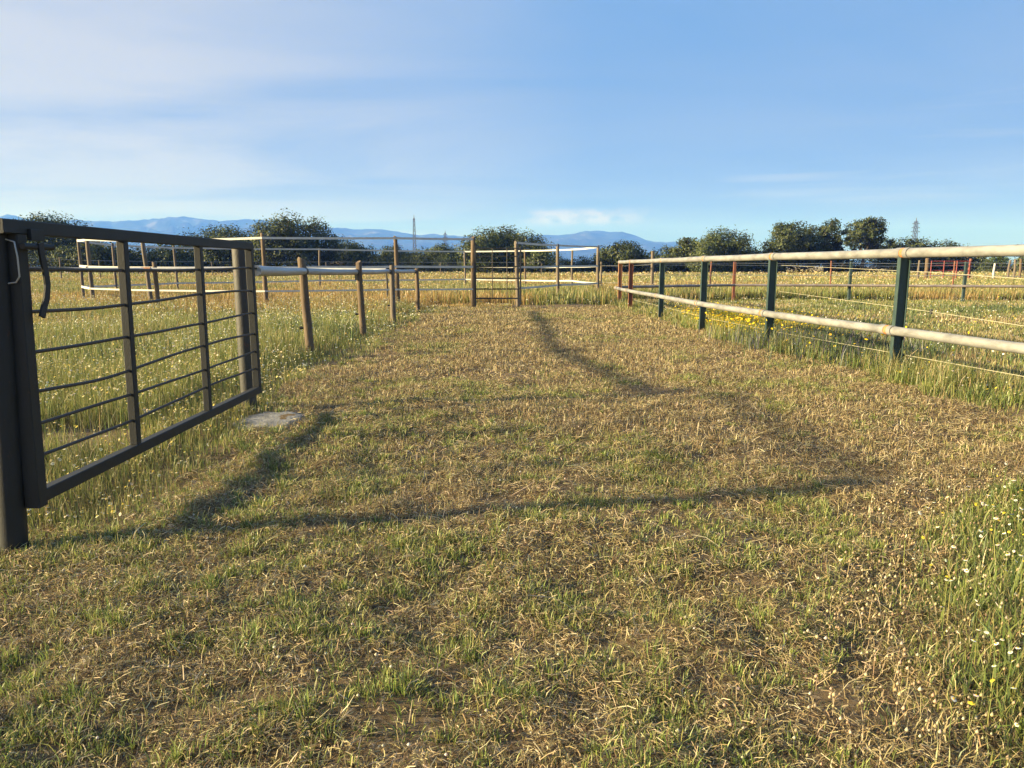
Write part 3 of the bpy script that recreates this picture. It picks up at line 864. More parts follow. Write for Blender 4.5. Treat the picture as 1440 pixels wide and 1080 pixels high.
for h in TP_H:
    tape_run([0, 1, 2, 3, 4], h, 0.062 if h > 1 else 0.05)
    tape_run([5, 6, 7], h, 0.065)
    tape_run([7, 8, 9, 10, 11, 12, 13, 14, 0], h, 0.07)

# paddock gate
gY = 21.95
pg = thing("paddock_gate", P(668, 430, gY), "narrow dark metal gate on a tall wooden post at the lane's far end", "gate")


def pgp(px, h):
    return Vector((P(px, 400, gY).x, gY, h))


MB().bar(pgp(668.5, 0.08), pgp(668.5, 1.95), 0.05, 0.05, 0.003).build("stile", M["dark_steel"], pg)
MB().bar(pgp(732, 0.10), pgp(732, 1.84), 0.045, 0.045, 0.003).build("stile", M["dark_steel"], pg)
for h, th in ((0.29, 0.045), (0.575, 0.04), (0.90, 0.04), (1.25, 0.04), (1.56, 0.035), (1.80, 0.03)):
    MB().bar(pgp(669.7, h), pgp(731, h), 0.03, th, 0.003, (0, 1, 0)).build("bar", M["dark_steel"], pg)
for px in (692.5, 713):
    MB().tube([pgp(px, 0.31) + Vector((0, -.024, 0)), pgp(px, 1.80) + Vector((0, -.024, 0))], 0.012, 8).build("rod", M["rod"], pg)

# ------------------------------------------------------------------ pipe fence on the right
bases = [G(1257, 531), G(1080, 490), G(987, 466), G(929, 447), G(886, 434), G(871, 428)]
x_of = lambda y: 4.33 + (8.07 - y) * (4.33 - bases[4].x) / (bases[4].y - 8.07)
posts = []
for bq in bases:
    posts.append(Vector((bq.x, bq.y, gzf(bq.x, bq.y))))
for _ in range(2):
    q = posts[0] * 2 - posts[1]
    posts.insert(0, Vector((q.x, q.y, gzf(q.x, q.y))))
pf = thing("pipe_fence", posts[2], "cream pipe fence with two round rails on green steel posts beside the lane", "fence")
H1, H2 = 1.40, 0.545
fd = (posts[5] - posts[2]); fd.z = 0; fd.normalize()
fs_ = Vector((fd.y, -fd.x, 0))         # towards the paddock


def i_beam(parent, base, h, mat, w=0.12, fl=0.062, t=0.008, label=None, sink=0.3):
    hw, hf, a_ = w / 2, fl / 2, t / 2
    sec = [(-hw, -hf), (-hw + t, -hf), (-hw + t, -a_), (hw - t, -a_), (hw - t, -hf), (hw, -hf), (hw, hf), (hw - t, hf), (hw - t, a_), (-hw + t, a_), (-hw + t, hf), (-hw, hf)]
    return MB().prism(sec, base - Vector((0, 0, sink)), base + Vector((0, 0, h - base.z)), fs_, fd).build("post", mat, parent, label)


for k, p in enumerate(posts):
    mt = M["green"] if k < 6 else M["redbrown"] if k == 6 else M["orange_rust"]
    po = i_beam(pf, p, H1 - 0.05, mt, label=None if k < 6 else "rusty red post")
    if k < 7:
        q = p + fs_ * 0.075; q.z = 0.26
        MB().tube([q - fs_ * 0.02, q + fs_ * 0.03], 0.016, 8).build("insulator", M["black"], po)
for k in range(len(posts) - 1):
    for h, r in ((H1, 0.053), (H2, 0.05)):
        p = Vector((posts[k].x, posts[k].y, h)); q = Vector((posts[k + 1].x, posts[k + 1].y, h))
        if h == H2:
            p, q = p - fs_ * 0.112, q - fs_ * 0.112
        MB().tube([p + fd * 0.02, p.lerp(q, .5) - Vector((0, 0, .006)), q - fd * 0.02], r, 20).build("top_rail" if h == H1 else "lower_rail", M["pipe"], pf)
        cl = MB(); cl.tube([q - fd * 0.10, q - fd * 0.03], r + 0.007, 20); cl.tube([q + fd * 0.03, q + fd * 0.13], r + 0.007, 20)
        c_ = cl.build("sleeve", M["pipe"], pf)
        MB().tube([q - fd * 0.028, q + fd * 0.028], r + 0.004, 20).build("weld", M["rust_ring"], c_)
mb = MB()
mb.tube([Vector((p.x, p.y, 0.26)) + fs_ * 0.10 for p in posts[:7]], 0.0026, 6)
mb.build("wire", M["rope"], pf)

# back run of the same paddock
corner = posts[-1]
bY = [corner.y + 0.25, 26.6, 26.2, 25.2, 24.6]
bpx = [872, 1032, 1195, 1356, 1522]
bp_ = [Vector((P(px, 400, Y).x, Y, 0)) for px, Y in zip(bpx, bY)]
br = thing("back_fence", bp_[1], "single dark rail on widely spaced posts closing the right paddock at its back", "fence")
for k, p in enumerate(bp_):
    p.z = gzf(p.x, p.y)
    if k == 0:
        MB().tube([p - Vector((0, 0, .3)), p + Vector((0, 0, 1.36))], 0.05, 14).build("post", M["orange_rust"], br, "orange rusted corner post")
        continue
    mt = M["redbrown"] if k == 1 else M["green"]
    sec_b = MB().bar(p - Vector((0, 0, .3)), p + Vector((0, 0, 1.44)), 0.10, 0.07, 0.006)
    sec_b.build("post", mt, br, "red brown post" if k == 1 else None)
for k in range(len(bp_) - 1):
    p, q = bp_[k].copy(), bp_[k + 1].copy(); p.z = q.z = 0.575
    off = Vector((0, -0.09, 0))
    MB().tube([p + off, p.lerp(q, .5) + off, q + off], 0.044, 12).build("rail", M["pipe_grey"], br)
mb = MB()
for k in range(len(bp_) - 1):
    for h in (1.38, 0.95):
        p, q = bp_[k].copy(), bp_[k + 1].copy(); p.z = q.z = h
        mb.tube([p - Vector((0, .07, 0)), p.lerp(q, .5) - Vector((0, .07, .03)), q - Vector((0, .07, 0))], 0.006, 6)
mb.build("wire", M["wire"], br)

# rope strung down the paddock
rf = thing("rope_fence", (9.4, 27.0, 0), "two thin pale electric ropes strung through the right paddock", "electric rope")
ends = [Vector((9.75, 26.1, 1.30)), Vector((8.35, 14.3, 1.14)), Vector((7.9, 10.4, 1.04)), Vector((7.2, 4.5, 1.0))]
MB().tube([e for e in ends], 0.005, 6).build("rope", M["rope"], rf)
ends2 = [Vector((9.75, 26.1, 0.36)), Vector((8.40, 14.3, 0.36)), Vector((7.95, 10.6, 0.33)), Vector((7.2, 4.5, 0.33))]
MB().tube(ends2, 0.005, 6).build("rope", M["rope"], rf)
p = ends2[1]
MB().tube([p - Vector((0, 0, 0.05)), p + Vector((0, 0, 0.05))], 0.028, 10).build("insulator", M["black"], rf)
p = Vector((7.2, 4.5, 0))
MB().tube([p - Vector((0, 0, .3)), p + Vector((0, 0, 1.1))], 0.02, 8).build("stake", M["white_plastic"], rf)


# wire fences farther off
def wire_fence(name, pts, heights, mats, r, label, wire_r=0.006, hs=(1.3, 0.9, 0.5)):
    t = thing(name, pts[0], label, "fence")
    for k, p in enumerate(pts):
        p.z = gzf(p.x, p.y)
        lean = Vector((random.uniform(-.04, .04), 0, 0))
        MB().tube([p - Vector((0, 0, .3)), p, p + lean + Vector((0, 0, heights[k]))], r[k], 10).build("post", M[mats[k]], t)
    for h in hs:
        mb = MB()
        for a_, b_ in zip(pts[:-1], pts[1:]):
            p, q = a_ + Vector((0, -.05, h)), b_ + Vector((0, -.05, h))
            mb.tube([p, p.lerp(q, .5) - Vector((0, 0, .03)), q], wire_r, 5)
        mb.build("wire", M["wire"], t)
    return t


wire_fence("wire_fence", [Vector((P(px, 400, Y).x, Y, 0)) for px, Y in ((845, 36), (917, 30), (998, 30.5), (1168, 31), (1340, 31), (1515, 31))],
           [1.5, 1.85, 1.45, 1.5, 1.5, 1.5], ["wood_grey", "wood_grey", "redbrown", "redbrown", "redbrown", "redbrown"], [.05, .07, .035, .035, .035, .035],
           "thin wire fence on slender rusty posts just behind the back rail of the right paddock")
wire_fence("wire_fence", [Vector((P(px, 400, Y).x, Y, 0)) for px, Y in ((-60, 40), (87, 52), (142, 60), (300, 75), (460, 80), (620, 84), (761, 86))],
           [1.9, 1.9, 1.8, 1.7, 1.7, 1.7, 1.7], ["wood_grey"] * 7, [.05] * 7,
           "distant wire fence in front of the dark trees on the left", 0.012, (1.75, 1.2))

# far right: red gate and loose posts
rY = 58.0
rg = thing("red_gate", (P(1335, 385, rY).x, rY, 0), "faded red tubular gate between posts in the far field on the right", "gate")
x0, x1 = P(1308, 385, rY).x, P(1362, 385, rY).x
for h in (0.55, 0.95, 1.35, 1.68):
    MB().tube([Vector((x0, rY, h)), Vector((x1, rY, h))], 0.035, 8).build("bar", M["red"], rg)
for xx in np.linspace(x0, x1, 4):
    MB().tube([Vector((xx, rY - .05, 0.3)), Vector((xx, rY - .05, 1.72))], 0.045, 8).build("upright", M["red"], rg)
for px, hh, rr, mt, lab, nm in ((1302, 1.9, 0.16, "wood", "thick dark wooden post left of the far red gate", "gate_post"), (1363, 1.9, 0.13, "redbrown", "red brown post on the right of the far red gate", "gate_post"),
                        (1291, 1.75, 0.08, "wood_grey", "thin grey wooden post standing left of the thick dark post in the far field", "wooden_post"),
                        (1397, 1.55, 0.09, "white_plastic", "whitish post standing alone below the small conifer in the far field", "white_post"),
                        (1418, 1.8, 0.09, "wood_grey", "leftmost of three grey wooden posts at the far right edge", "wooden_post"),
                        (1426, 1.8, 0.09, "wood_grey", "middle one of three grey wooden posts at the far right edge", "wooden_post"),
                        (1434, 1.85, 0.10, "wood", "rightmost of three grey wooden posts at the far right edge", "wooden_post")):
    Y = rY + (0.1 if px in (1302, 1363) else random.uniform(-4, 2))
    x = P(px, 385, Y).x
    z0 = gzf(x, Y)
    mb = MB(); mb.tube([Vector((x, Y, z0 - .3)), Vector((x, Y, z0)), Vector((x + random.uniform(-.05, .05), Y, z0 + hh * .6)), Vector((x + random.uniform(-.05, .05), Y, z0 + hh))], [rr, rr, rr * .95, rr * .88], 12, True, True, 0.06)
    o = mb.build(nm, M[mt]); tag(o, lab, "post", "loose posts in the far right field" if nm == "wooden_post" else None)

# ------------------------------------------------------------------ trees
OAK = [(0.044, 0.058, 0.021), (0.060, 0.074, 0.026), (0.082, 0.092, 0.035), (0.031, 0.043, 0.017)]


def tree(name, px0, px1, py_top, Y, label, cat="tree", lobes=9, leaves=9000, sparse=0.0, base_frac=0.12, seed=0, group=None, tint=1.0, leaf=0.32, pal=OAK, shape=None):
    rs = np.random.default_rng(seed + 100)
    leaves = int(leaves * 3.0)
    a_, b_ = P(px0 - (px1 - px0) * 0.07, 375, Y), P(px1 + (px1 - px0) * 0.07, 375, Y)
    W = b_.x - a_.x
    top = P(0, py_top, Y).z
    cx = (a_.x + b_.x) / 2
    root = Vector((cx, Y, 0))
    t = thing(name, root, label, cat, group)
    Hc = top * (1 - base_frac)
    zc = top - Hc / 2
    # lobes: ellipsoids filling the crown box
    Ls = []
    lobes = int(lobes * 1.7)
    for k in range(lobes):
        fx = (k + 0.5) / lobes * 2 - 1 + rs.normal(0, 0.10)
        fx = np.clip(fx, -0.95, 0.95)
        prof = math.sqrt(max(0.06, 1 - fx * fx * 0.72)) if shape is None else np.interp(fx, [s[0] for s in shape], [s[1] for s in shape])
        rr = W * (0.12 + 0.11 * rs.random()) * (0.75 + 0.35 * prof)
        rr = min(rr, W / 2 * (1 - abs(fx)) + W * 0.13)
        zt = top * (base_frac + (1 - base_frac) * prof * (0.77 + 0.27 * rs.random()))
        Ls.append((cx + fx * (W / 2 - rr * 0.7), Y + rs.normal(0, W * 0.16), zt - rr * 0.72, rr, rr * (0.75 + 0.2 * rs.random())))
        # fill below
        zz = zt - rr * 1.5
        while zz > top * base_frac + rr * 0.2 and sparse < 0.5:
            Ls.append((cx + fx * (W / 2 - rr * 0.6) + rs.normal(0, W * .04), Y + rs.normal(0, W * 0.14), zz, rr * 0.95, rr * 0.8))
            zz -= rr * 1.1
    Ls = np.array(Ls)
    vol = Ls[:, 3] ** 2; pk = rs.choice(len(Ls), leaves, p=vol / vol.sum())
    # clumps: leaves gather round twig ends on the lobes' shells
    ncl = max(40, leaves // 26)
    cp_ = rs.choice(len(Ls), ncl, p=vol / vol.sum())
    u = rs.normal(size=(ncl, 3)); u /= np.linalg.norm(u, axis=1)[:, None]
    rad = 0.72 + 0.38 * rs.random(ncl)
    cl = Ls[cp_, :3] + u * np.stack([Ls[cp_, 3], Ls[cp_, 3], Ls[cp_, 4]], 1) * rad[:, None]
    if sparse > 0:
        keep = rs.random(ncl) > sparse; cl = cl[keep]; u = u[keep]; ncl = len(cl)
    ctone = 0.7 + 0.6 * rs.random(ncl)
    ci = rs.integers(0, ncl, leaves)
    cs = W * 0.028 + 0.10
    pos = cl[ci] + rs.normal(0, 1, (leaves, 3)) * np.array([cs, cs, cs * 0.7])
    pos[:, 2] = np.maximum(pos[:, 2], 0.15)
    nrm = rs.normal(size=(leaves, 3)) * 0.38 + u[ci] * 1.0; nrm[:, 2] += 0.25; nrm /= np.linalg.norm(nrm, axis=1)[:, None]
    r1 = np.cross(nrm, rs.normal(size=(leaves, 3))); r1 /= np.linalg.norm(r1, axis=1)[:, None] + 1e-9
    r2 = np.cross(nrm, r1)
    sz = leaf * (0.55 + 0.8 * rs.random(leaves))[:, None]
    q = np.stack([pos - r1 * sz * .5, pos + r2 * sz * .33, pos + r1 * sz * .5, pos - r2 * sz * .33], 1)
    pal_ = np.array(pal)
    c = pal_[rs.integers(0, len(pal_), leaves)] * (ctone[ci] * tint)[:, None] * (1 + rs.normal(0, .12, (leaves, 1)))
    idx = np.arange(leaves)[:, None] * 4 + np.array([0, 1, 2, 3])[None]
    np_mesh("crown", q.reshape(-1, 3), idx, M["leaf"], np.repeat(np.clip(c, .008, .5), 4, 0), t, root)
    # trunk and limbs
    mb = MB()
    tr = max(0.10, W * 0.035)
    fork = Vector((cx + rs.normal(0, .1) * W * .2, Y, top * (0.24 + .05 * rs.random())))
    mb.tube([Vector((cx, Y, -0.2)), Vector((cx, Y, 0.1)), root.lerp(fork, .6) + Vector((rs.normal(0, .05) * W * .3, 0, 0)), fork], [tr * 1.35, tr * 1.15, tr * .95, tr * .85], 10)
    order = rs.permutation(len(Ls))[: 9 if sparse < 0.2 else 14]
    for j in order:
        e = Vector(Ls[j, :3])
        m_ = fork.lerp(e, 0.5) + Vector((rs.normal(0, .06) * W, rs.normal(0, .06) * W, rs.normal(0.02, .04) * W))
        mb.tube([fork, m_, e, e + (e - m_) * 0.45], [tr * .6, tr * .38, tr * .2, tr * .08], 7)
    mb.build("trunk", M["bark"], t)
    return t


oaks = "dark holm oaks along the far edge of the fields"
tree("oak_tree", 22, 126, 298, 118, "dark leafy oak rising above the top bar of the gate at the far left", lobes=8, leaves=9000, seed=1, group=oaks, sparse=0.1)
tree("oak_tree", 96, 186, 336, 108, "low dark bushy oak seen through the gate, right of the far left oak", lobes=6, leaves=6500, seed=2, group=oaks, base_frac=0.03)
tree("oak_tree", 186, 268, 346, 112, "low wide dark oak behind the gate's middle uprights", lobes=6, leaves=6000, seed=3, group=oaks, base_frac=0.03)
tree("oak_tree", 252, 368, 313, 124, "broad lumpy olive green oak left of the tallest left oak", lobes=7, leaves=10000, seed=4, group=oaks, base_frac=0.05)
tree("oak_tree", 360, 468, 300, 120, "tallest dark oak on the left, with sky showing through its right side", lobes=6, leaves=10000, seed=5, group=oaks, sparse=0.12)
tree("oak_tree", 446, 532, 343, 132, "low flat-topped dark oak just right of the tallest left oak", lobes=6, leaves=6500, seed=6, group=oaks, base_frac=0.02)
tree("oak_tree", 524, 594, 346, 138, "low dark oak at the foot of the tall lattice pylon", lobes=5, leaves=5500, seed=7, group=oaks, base_frac=0.02)
tree("oak_tree", 584, 652, 341, 134, "small rounded oak between the pylon and the big central oak", lobes=5, leaves=5500, seed=8, group=oaks, base_frac=0.03)
tree("oak_tree", 654, 770, 320, 112, "big round dense oak standing alone behind the paddock gate", lobes=7, leaves=13000, seed=9, group=oaks, base_frac=0.10)
tree("oak_tree", 838, 912, 340, 118, "round dark oak left of the pipe fence corner", lobes=6, leaves=7000, seed=10, group=oaks, base_frac=0.03)
tree("oak_tree", 908, 968, 347, 132, "low loose oak between the round oak and the domed oak", lobes=5, leaves=4500, seed=11, group=oaks, base_frac=0.03, sparse=0.2)
tree("oak_tree", 945, 990, 333, 120, "thin greyish twiggy oak leaning against the domed oak", lobes=5, leaves=3000, seed=12, group=oaks, sparse=0.35, base_frac=0.08)
tree("oak_tree", 968, 1064, 326, 116, "wide domed olive oak above the middle of the pipe fence", lobes=7, leaves=10000, seed=13, group=oaks, base_frac=0.05, tint=1.15)
tree("oak_tree", 1062, 1145, 309, 118, "tall bushy oak with a low left shoulder above the pipe fence", lobes=7, leaves=8500, seed=14, group=oaks, sparse=0.15,
     shape=[(-1, .35), (-.6, .55), (-.2, .85), (.2, 1), (.8, .85), (1, .5)])
tree("oak_tree", 1132, 1192, 311, 122, "open airy oak with gaps between its upper branches", lobes=6, leaves=4600, seed=15, group=oaks, sparse=0.45)
tree("oak_tree", 1184, 1244, 308, 120, "sparse oak with a bare forked trunk showing through thin foliage", lobes=6, leaves=4200, seed=16, group=oaks, sparse=0.5)
tree("oak_tree", 1240, 1312, 334, 126, "loose grey green oak below the right pylon", lobes=6, leaves=5000, seed=17, group=oaks, sparse=0.2, base_frac=0.03)
tree("oak_tree", 1300, 1374, 341, 130, "low wide oak right of the right pylon", lobes=6, leaves=5500, seed=18, group=oaks, base_frac=0.03)
tree("conifer_tree", 1396, 1413, 337, 120, "small pointed conifer above the rail at the far right", lobes=4, leaves=1400, seed=19, leaf=0.2, base_frac=0.2,
     shape=[(-1, .4), (-.4, .75), (0, 1), (.4, .75), (1, .4)], pal=[(0.05, 0.09, 0.025), (0.07, 0.11, 0.03)])
tree("oak_tree", 1430, 1490, 338, 118, "dark oak cut by the right edge of the picture", lobes=5, leaves=4500, seed=20, group=oaks, base_frac=0.05)
# low bushes between the trees
bush = [(20, 118, 352, 110), (150, 262, 349, 112), (430, 545, 351, 128), (515, 605, 353, 132), (575, 662, 353, 130), (745, 806, 361, 112), (790, 845, 363, 118), (640, 668, 366, 120), (1372, 1436, 362, 120), (880, 950, 364, 120), (1050, 1100, 358, 126), (1150, 1250, 356, 126)]
lab = ["dark hedge bush under the far left oak, seen through the gate", "dark hedge bush behind the middle of the gate", "dark hedge bush under the flat-topped oak beside the tallest left oak",
       "dark hedge bush at the foot of the tall slim pylon", "dark hedge bush under the small rounded oak left of the big central oak", "low dark bush at the right foot of the big central oak", "low bush in the gap between the big central oak and the round oak", "small bush at the left foot of the big central oak",
       "low scrub under the small conifer at the far right", "low scrub under the loose oak by the fence corner", "low bush between the domed oak and the tall bushy oak", "dense scrub under the two airy oaks"]
for k, (p0, p1, pt, Y) in enumerate(bush):
    tree("bush", p0, p1, pt, Y, lab[k], "bush", lobes=5, leaves=2600, seed=40 + k, base_frac=0.0, leaf=0.2)


# ------------------------------------------------------------------ pylons
def pylon(px, py_top, Y, width_px, label, arms=True):
    top = P(px, py_top, Y); H = top.z
    bw = width_px / F * Y / 2
    base = Vector((top.x, Y, 0))
    t = thing("lattice_pylon", base, label, "pylon", "power line pylons beyond the trees")
    th = 0.00042 * Y
    lv = [0, .16, .30, .43, .55, .66, .76, .85, .93]
    wd = lambda k: bw * (1 - 0.62 * k)
    mb = MB()
    for sx in (-1, 1):
        for sy in (-1, 1):
            mb.bar(base + Vector((sx * bw, sy * bw, 0)), base + Vector((sx * wd(.93), sy * wd(.93), H * .93)), th, th)
    for k0, k1 in zip(lv[:-1], lv[1:]):
        w0, w1 = wd(k0), wd(k1)
        for sy in (-1, 1):
            mb.bar(base + Vector((-w0, sy * w0, H * k0)), base + Vector((w1, sy * w1, H * k1)), th * .7, th * .7)
            mb.bar(base + Vector((w0, sy * w0, H * k0)), base + Vector((-w1, sy * w1, H * k1)), th * .7, th * .7)
            mb.bar(base + Vector((sy * w0, -w0, H * k0)), base + Vector((sy * w1, w1, H * k1)), th * .7, th * .7)
            mb.bar(base + Vector((-w1, sy * w1, H * k1)), base + Vector((w1, sy * w1, H * k1)), th * .6, th * .6)
    mb.build("lattice_body", M["lattice"], t)
    mb = MB(); w = wd(.93)
    mb.tube([base + Vector((0, 0, H * .90)), base + Vector((0, 0, H))], [w * .8, th * .5], 6)
    mb.build("peak", M["lattice"], t)
    if arms:
        for k, L_ in ((.80, 1.0), (.88, .85), (.72, 1.15)):
            for s in (-1, 1):
                mb = MB(); ex = s * (bw * 1.1 * L_ + wd(k))
                mb.bar(base + Vector((s * wd(k), 0, H * k)), base + Vector((ex, 0, H * k)), th * 1.5, th * 1.5)
                mb.bar(base + Vector((s * wd(k), 0, H * (k + .035))), base + Vector((ex, 0, H * k)), th * .6, th * .6)
                mb.build("crossarm", M["lattice"], t)
    return t


pylon(582, 302, 600, 5, "tall slim lattice pylon beyond the trees left of the picture's centre", False)
pylon(626, 324, 1100, 4, "small far pylon between the tall slim pylon and the big central oak")
pylon(1289, 306, 620, 7, "lattice pylon with crossarms above the trees on the right")

# ------------------------------------------------------------------ mountains
prof = [(-400, 318), (-200, 310), (-60, 303), (0, 299), (18, 304), (38, 302), (70, 309), (100, 312), (130, 309), (180, 311), (215, 310), (245, 307), (276, 304), (300, 307), (325, 311), (345, 309), (366, 307), (400, 312), (440, 317), (470, 318),
        (500, 321), (540, 322), (565, 326), (600, 328), (650, 332), (690, 333), (740, 332), (770, 330), (800, 328), (822, 325), (840, 324), (855, 326), (870, 326), (890, 331), (915, 336), (940, 340), (960, 341), (990, 346), (1040, 352), (1100, 360), (1200, 366), (1500, 372), (1900, 374)]


def mountains():
    az = np.linspace(-420, 1860, 420)
    ds = np.linspace(0, 1, 34)
    y0, y1 = 4300.0, 8600.0
    V = []
    top_py = np.interp(az, [p[0] for p in prof], [p[1] for p in prof])
    u = (az - 720) / F
    for s in ds:
        Yd = y0 + (y1 - y0) * s
        X = u * Yd / cp
        ridge_Y = 6600.0
        hr = np.array([P(0, py, ridge_Y).z for py in top_py])
        sh = np.where(s < 0.535, np.sin(np.clip(s / 0.535, 0, 1) * math.pi / 2) ** 1.5, np.cos((s - 0.535) / 0.465 * math.pi / 2) ** 1.2)
        nz = (1 - np.abs(2 * fbm(X / 420.0, np.full_like(X, Yd) / 420.0, 301, 5) - 1))
        k = np.clip(1 - np.abs(s - 0.535) * 7, 0, 1)
        Z = hr * sh * (1 - (1 - k) * 0.75 * (1 - nz)) * (1 - 0.06 * (1 - k)) + (hr * 0.10 + 9) * (nz - .8) * k - 3
        V.append(np.stack([X, np.full_like(X, Yd), Z], 1))
    V = np.array(V); n, m_ = V.shape[:2]
    i = np.arange(n * m_).reshape(n, m_)
    q = np.stack([i[:-1, :-1].ravel(), i[:-1, 1:].ravel(), i[1:, 1:].ravel(), i[1:, :-1].ravel()], 1)
    m, nt, out = new_mat("mountain_scrub_and_rock")
    L = nt.links.new
    tc = N(nt, "ShaderNodeTexCoord")
    n1 = N(nt, "ShaderNodeTexNoise"); n1.inputs["Scale"].default_value = 0.006; n1.inputs["Detail"].default_value = 10; n1.inputs["Roughness"].default_value = 0.65
    L(tc.outputs["Object"], n1.inputs["Vector"])
    r = ramp(nt, [(0.42, (0.018, 0.026, 0.022)), (0.58, (0.04, 0.042, 0.036)), (0.74, (0.17, 0.165, 0.16))], n1.outputs["Fac"])
    b = N(nt, "ShaderNodeBsdfDiffuse"); L(r.outputs[0], b.inputs[0]); L(b.outputs[0], out.inputs[0])
    o = np_mesh("mountains", V.reshape(-1, 3), q, m)
    o.data.polygons.foreach_set("use_smooth", np.ones(len(q), dtype=bool))
    tag(o, "long blue mountain range on the horizon behind the trees", "mountains", kind="structure")


mountains()

# ------------------------------------------------------------------ air
HAZE = 2.5e-4
hb = MB(); S = 9800
zs = (-4.0, 540.0)
hv = [(-S, -S, zs[0]), (S, -S, zs[0]), (S, S, zs[0]), (-S, S, zs[0]), (-S, -S, zs[1]), (S, -S, zs[1]), (S, S, zs[1]), (-S, S, zs[1])]
hb.add(hv, [(0, 3, 2, 1), (4, 5, 6, 7), (0, 1, 5, 4), (1, 2, 6, 5), (2, 3, 7, 6), (3, 0, 4, 7)])
hm, nt, out = new_mat("pale_air")
pv = N(nt, "ShaderNodeVolumePrincipled")
pv.inputs["Color"].default_value = (0.085, 0.23, 1.0, 1)
pv.inputs["Absorption Color"].default_value = (1, 1, 1, 1)
pv.inputs["Density"].default_value = HAZE
pv.inputs["Anisotropy"].default_value = 0.0
nt.links.new(pv.outputs[0], out.inputs["Volume"])
ho = hb.build("haze", hm)
tag(ho, "thin blue air between the fields and the mountains", "haze", kind="stuff")

# ------------------------------------------------------------------ light and sky
SUN_EL = R(18.0)
to_sun = Vector((-math.cos(SUN_EL) * 0.977, -math.cos(SUN_EL) * 0.213, math.sin(SUN_EL)))
sd = bpy.data.lights.new("sun", "SUN"); sd.energy = 5.0; sd.angle = R(2.2); sd.color = (1.0, 0.86, 0.66)
so = bpy.data.objects.new("sun", sd); COL.objects.link(so)
so.rotation_euler = to_sun.to_track_quat("Z", "Y").to_euler()
so.location = (-30, 5, 30)

w = bpy.data.worlds.new("World"); scene.world = w; w.use_nodes = True
nt = w.node_tree; L = nt.links.new
for n in list(nt.nodes): nt.nodes.remove(n)
out = N(nt, "ShaderNodeOutputWorld"); bg = N(nt, "ShaderNodeBackground"); bg.inputs[1].default_value = 0.10
sky = N(nt, "ShaderNodeTexSky"); sky.sky_type = "NISHITA"; sky.sun_disc = False
sky.sun_elevation = SUN_EL; sky.sun_rotation = R(-102.3); sky.altitude = 300
sky.air_density = 1.0; sky.dust_density = 0.2; sky.ozone_density = 2.0
# thin cirrus: stretched noise on the sky's direction, stronger to the left
tc = N(nt, "ShaderNodeTexCoord")
sx = N(nt, "ShaderNodeSeparateXYZ"); L(tc.outputs["Generated"], sx.inputs[0])
mz = N(nt, "ShaderNodeMath", operation="MAXIMUM"); L(sx.outputs[2], mz.inputs[0]); mz.inputs[1].default_value = 0.02
za = N(nt, "ShaderNodeMath", operation="ADD"); L(mz.outputs[0], za.inputs[0]); za.inputs[1].default_value = 0.12
dx = N(nt, "ShaderNodeMath", operation="DIVIDE"); L(sx.outputs[0], dx.inputs[0]); L(za.outputs[0], dx.inputs[1])
dy = N(nt, "ShaderNodeMath", operation="DIVIDE"); L(sx.outputs[1], dy.inputs[0]); L(za.outputs[0], dy.inputs[1])
cv = N(nt, "ShaderNodeCombineXYZ"); L(dx.outputs[0], cv.inputs[0]); L(dy.outputs[0], cv.inputs[1])
mp = N(nt, "ShaderNodeMapping"); mp.inputs["Scale"].default_value = (0.45, 0.9, 1); mp.inputs["Rotation"].default_value = (0, 0, R(12)); mp.inputs["Location"].default_value = (0.7, 0.2, 0)
L(cv.outputs[0], mp.inputs[0])
cn = N(nt, "ShaderNodeTexNoise"); cn.inputs["Scale"].default_value = 0.9; cn.inputs["Detail"].default_value = 7; cn.inputs["Roughness"].default_value = 0.55; cn.inputs["Distortion"].default_value = 0.5
L(mp.outputs[0], cn.inputs["Vector"])
cr = ramp(nt, [(0.26, (0, 0, 0)), (0.56, (1, 1, 1))], cn.outputs["Fac"])
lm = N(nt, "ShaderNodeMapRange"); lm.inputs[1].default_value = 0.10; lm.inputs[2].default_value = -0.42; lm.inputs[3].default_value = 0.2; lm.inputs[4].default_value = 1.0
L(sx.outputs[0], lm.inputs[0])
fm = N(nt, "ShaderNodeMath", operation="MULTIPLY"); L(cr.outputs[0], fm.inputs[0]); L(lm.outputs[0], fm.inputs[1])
# faint level streaks low on the right
wn = N(nt, "ShaderNodeTexNoise"); wn.inputs["Scale"].default_value = 2.2; wn.inputs["Detail"].default_value = 6; wn.inputs["Distortion"].default_value = 0.4
wm = N(nt, "ShaderNodeMapping"); wm.inputs["Scale"].default_value = (1.1, 1.1, 15.0); wm.inputs["Rotation"].default_value = (0, R(-4), 0)
L(tc.outputs["Generated"], wm.inputs[0]); L(wm.outputs[0], wn.inputs["Vector"])
wr = ramp(nt, [(0.48, (0, 0, 0)), (0.70, (0.75, 0.75, 0.75))], wn.outputs["Fac"])
w1 = N(nt, "ShaderNodeMapRange", interpolation_type="SMOOTHSTEP"); w1.inputs[1].default_value = 0.05; w1.inputs[2].default_value = 0.10; L(sx.outputs[2], w1.inputs[0])
w2 = N(nt, "ShaderNodeMapRange", interpolation_type="SMOOTHSTEP"); w2.inputs[1].default_value = 0.24; w2.inputs[2].default_value = 0.13; L(sx.outputs[2], w2.inputs[0])
wa_ = N(nt, "ShaderNodeMath", operation="MULTIPLY"); L(w1.outputs[0], wa_.inputs[0]); L(w2.outputs[0], wa_.inputs[1])
wb_ = N(nt, "ShaderNodeMath", operation="MULTIPLY"); L(wa_.outputs[0], wb_.inputs[0]); L(wr.outputs[0], wb_.inputs[1])
fm2 = N(nt, "ShaderNodeMath", operation="MAXIMUM"); L(fm.outputs[0], fm2.inputs[0]); L(wb_.outputs[0], fm2.inputs[1])
fm = fm2
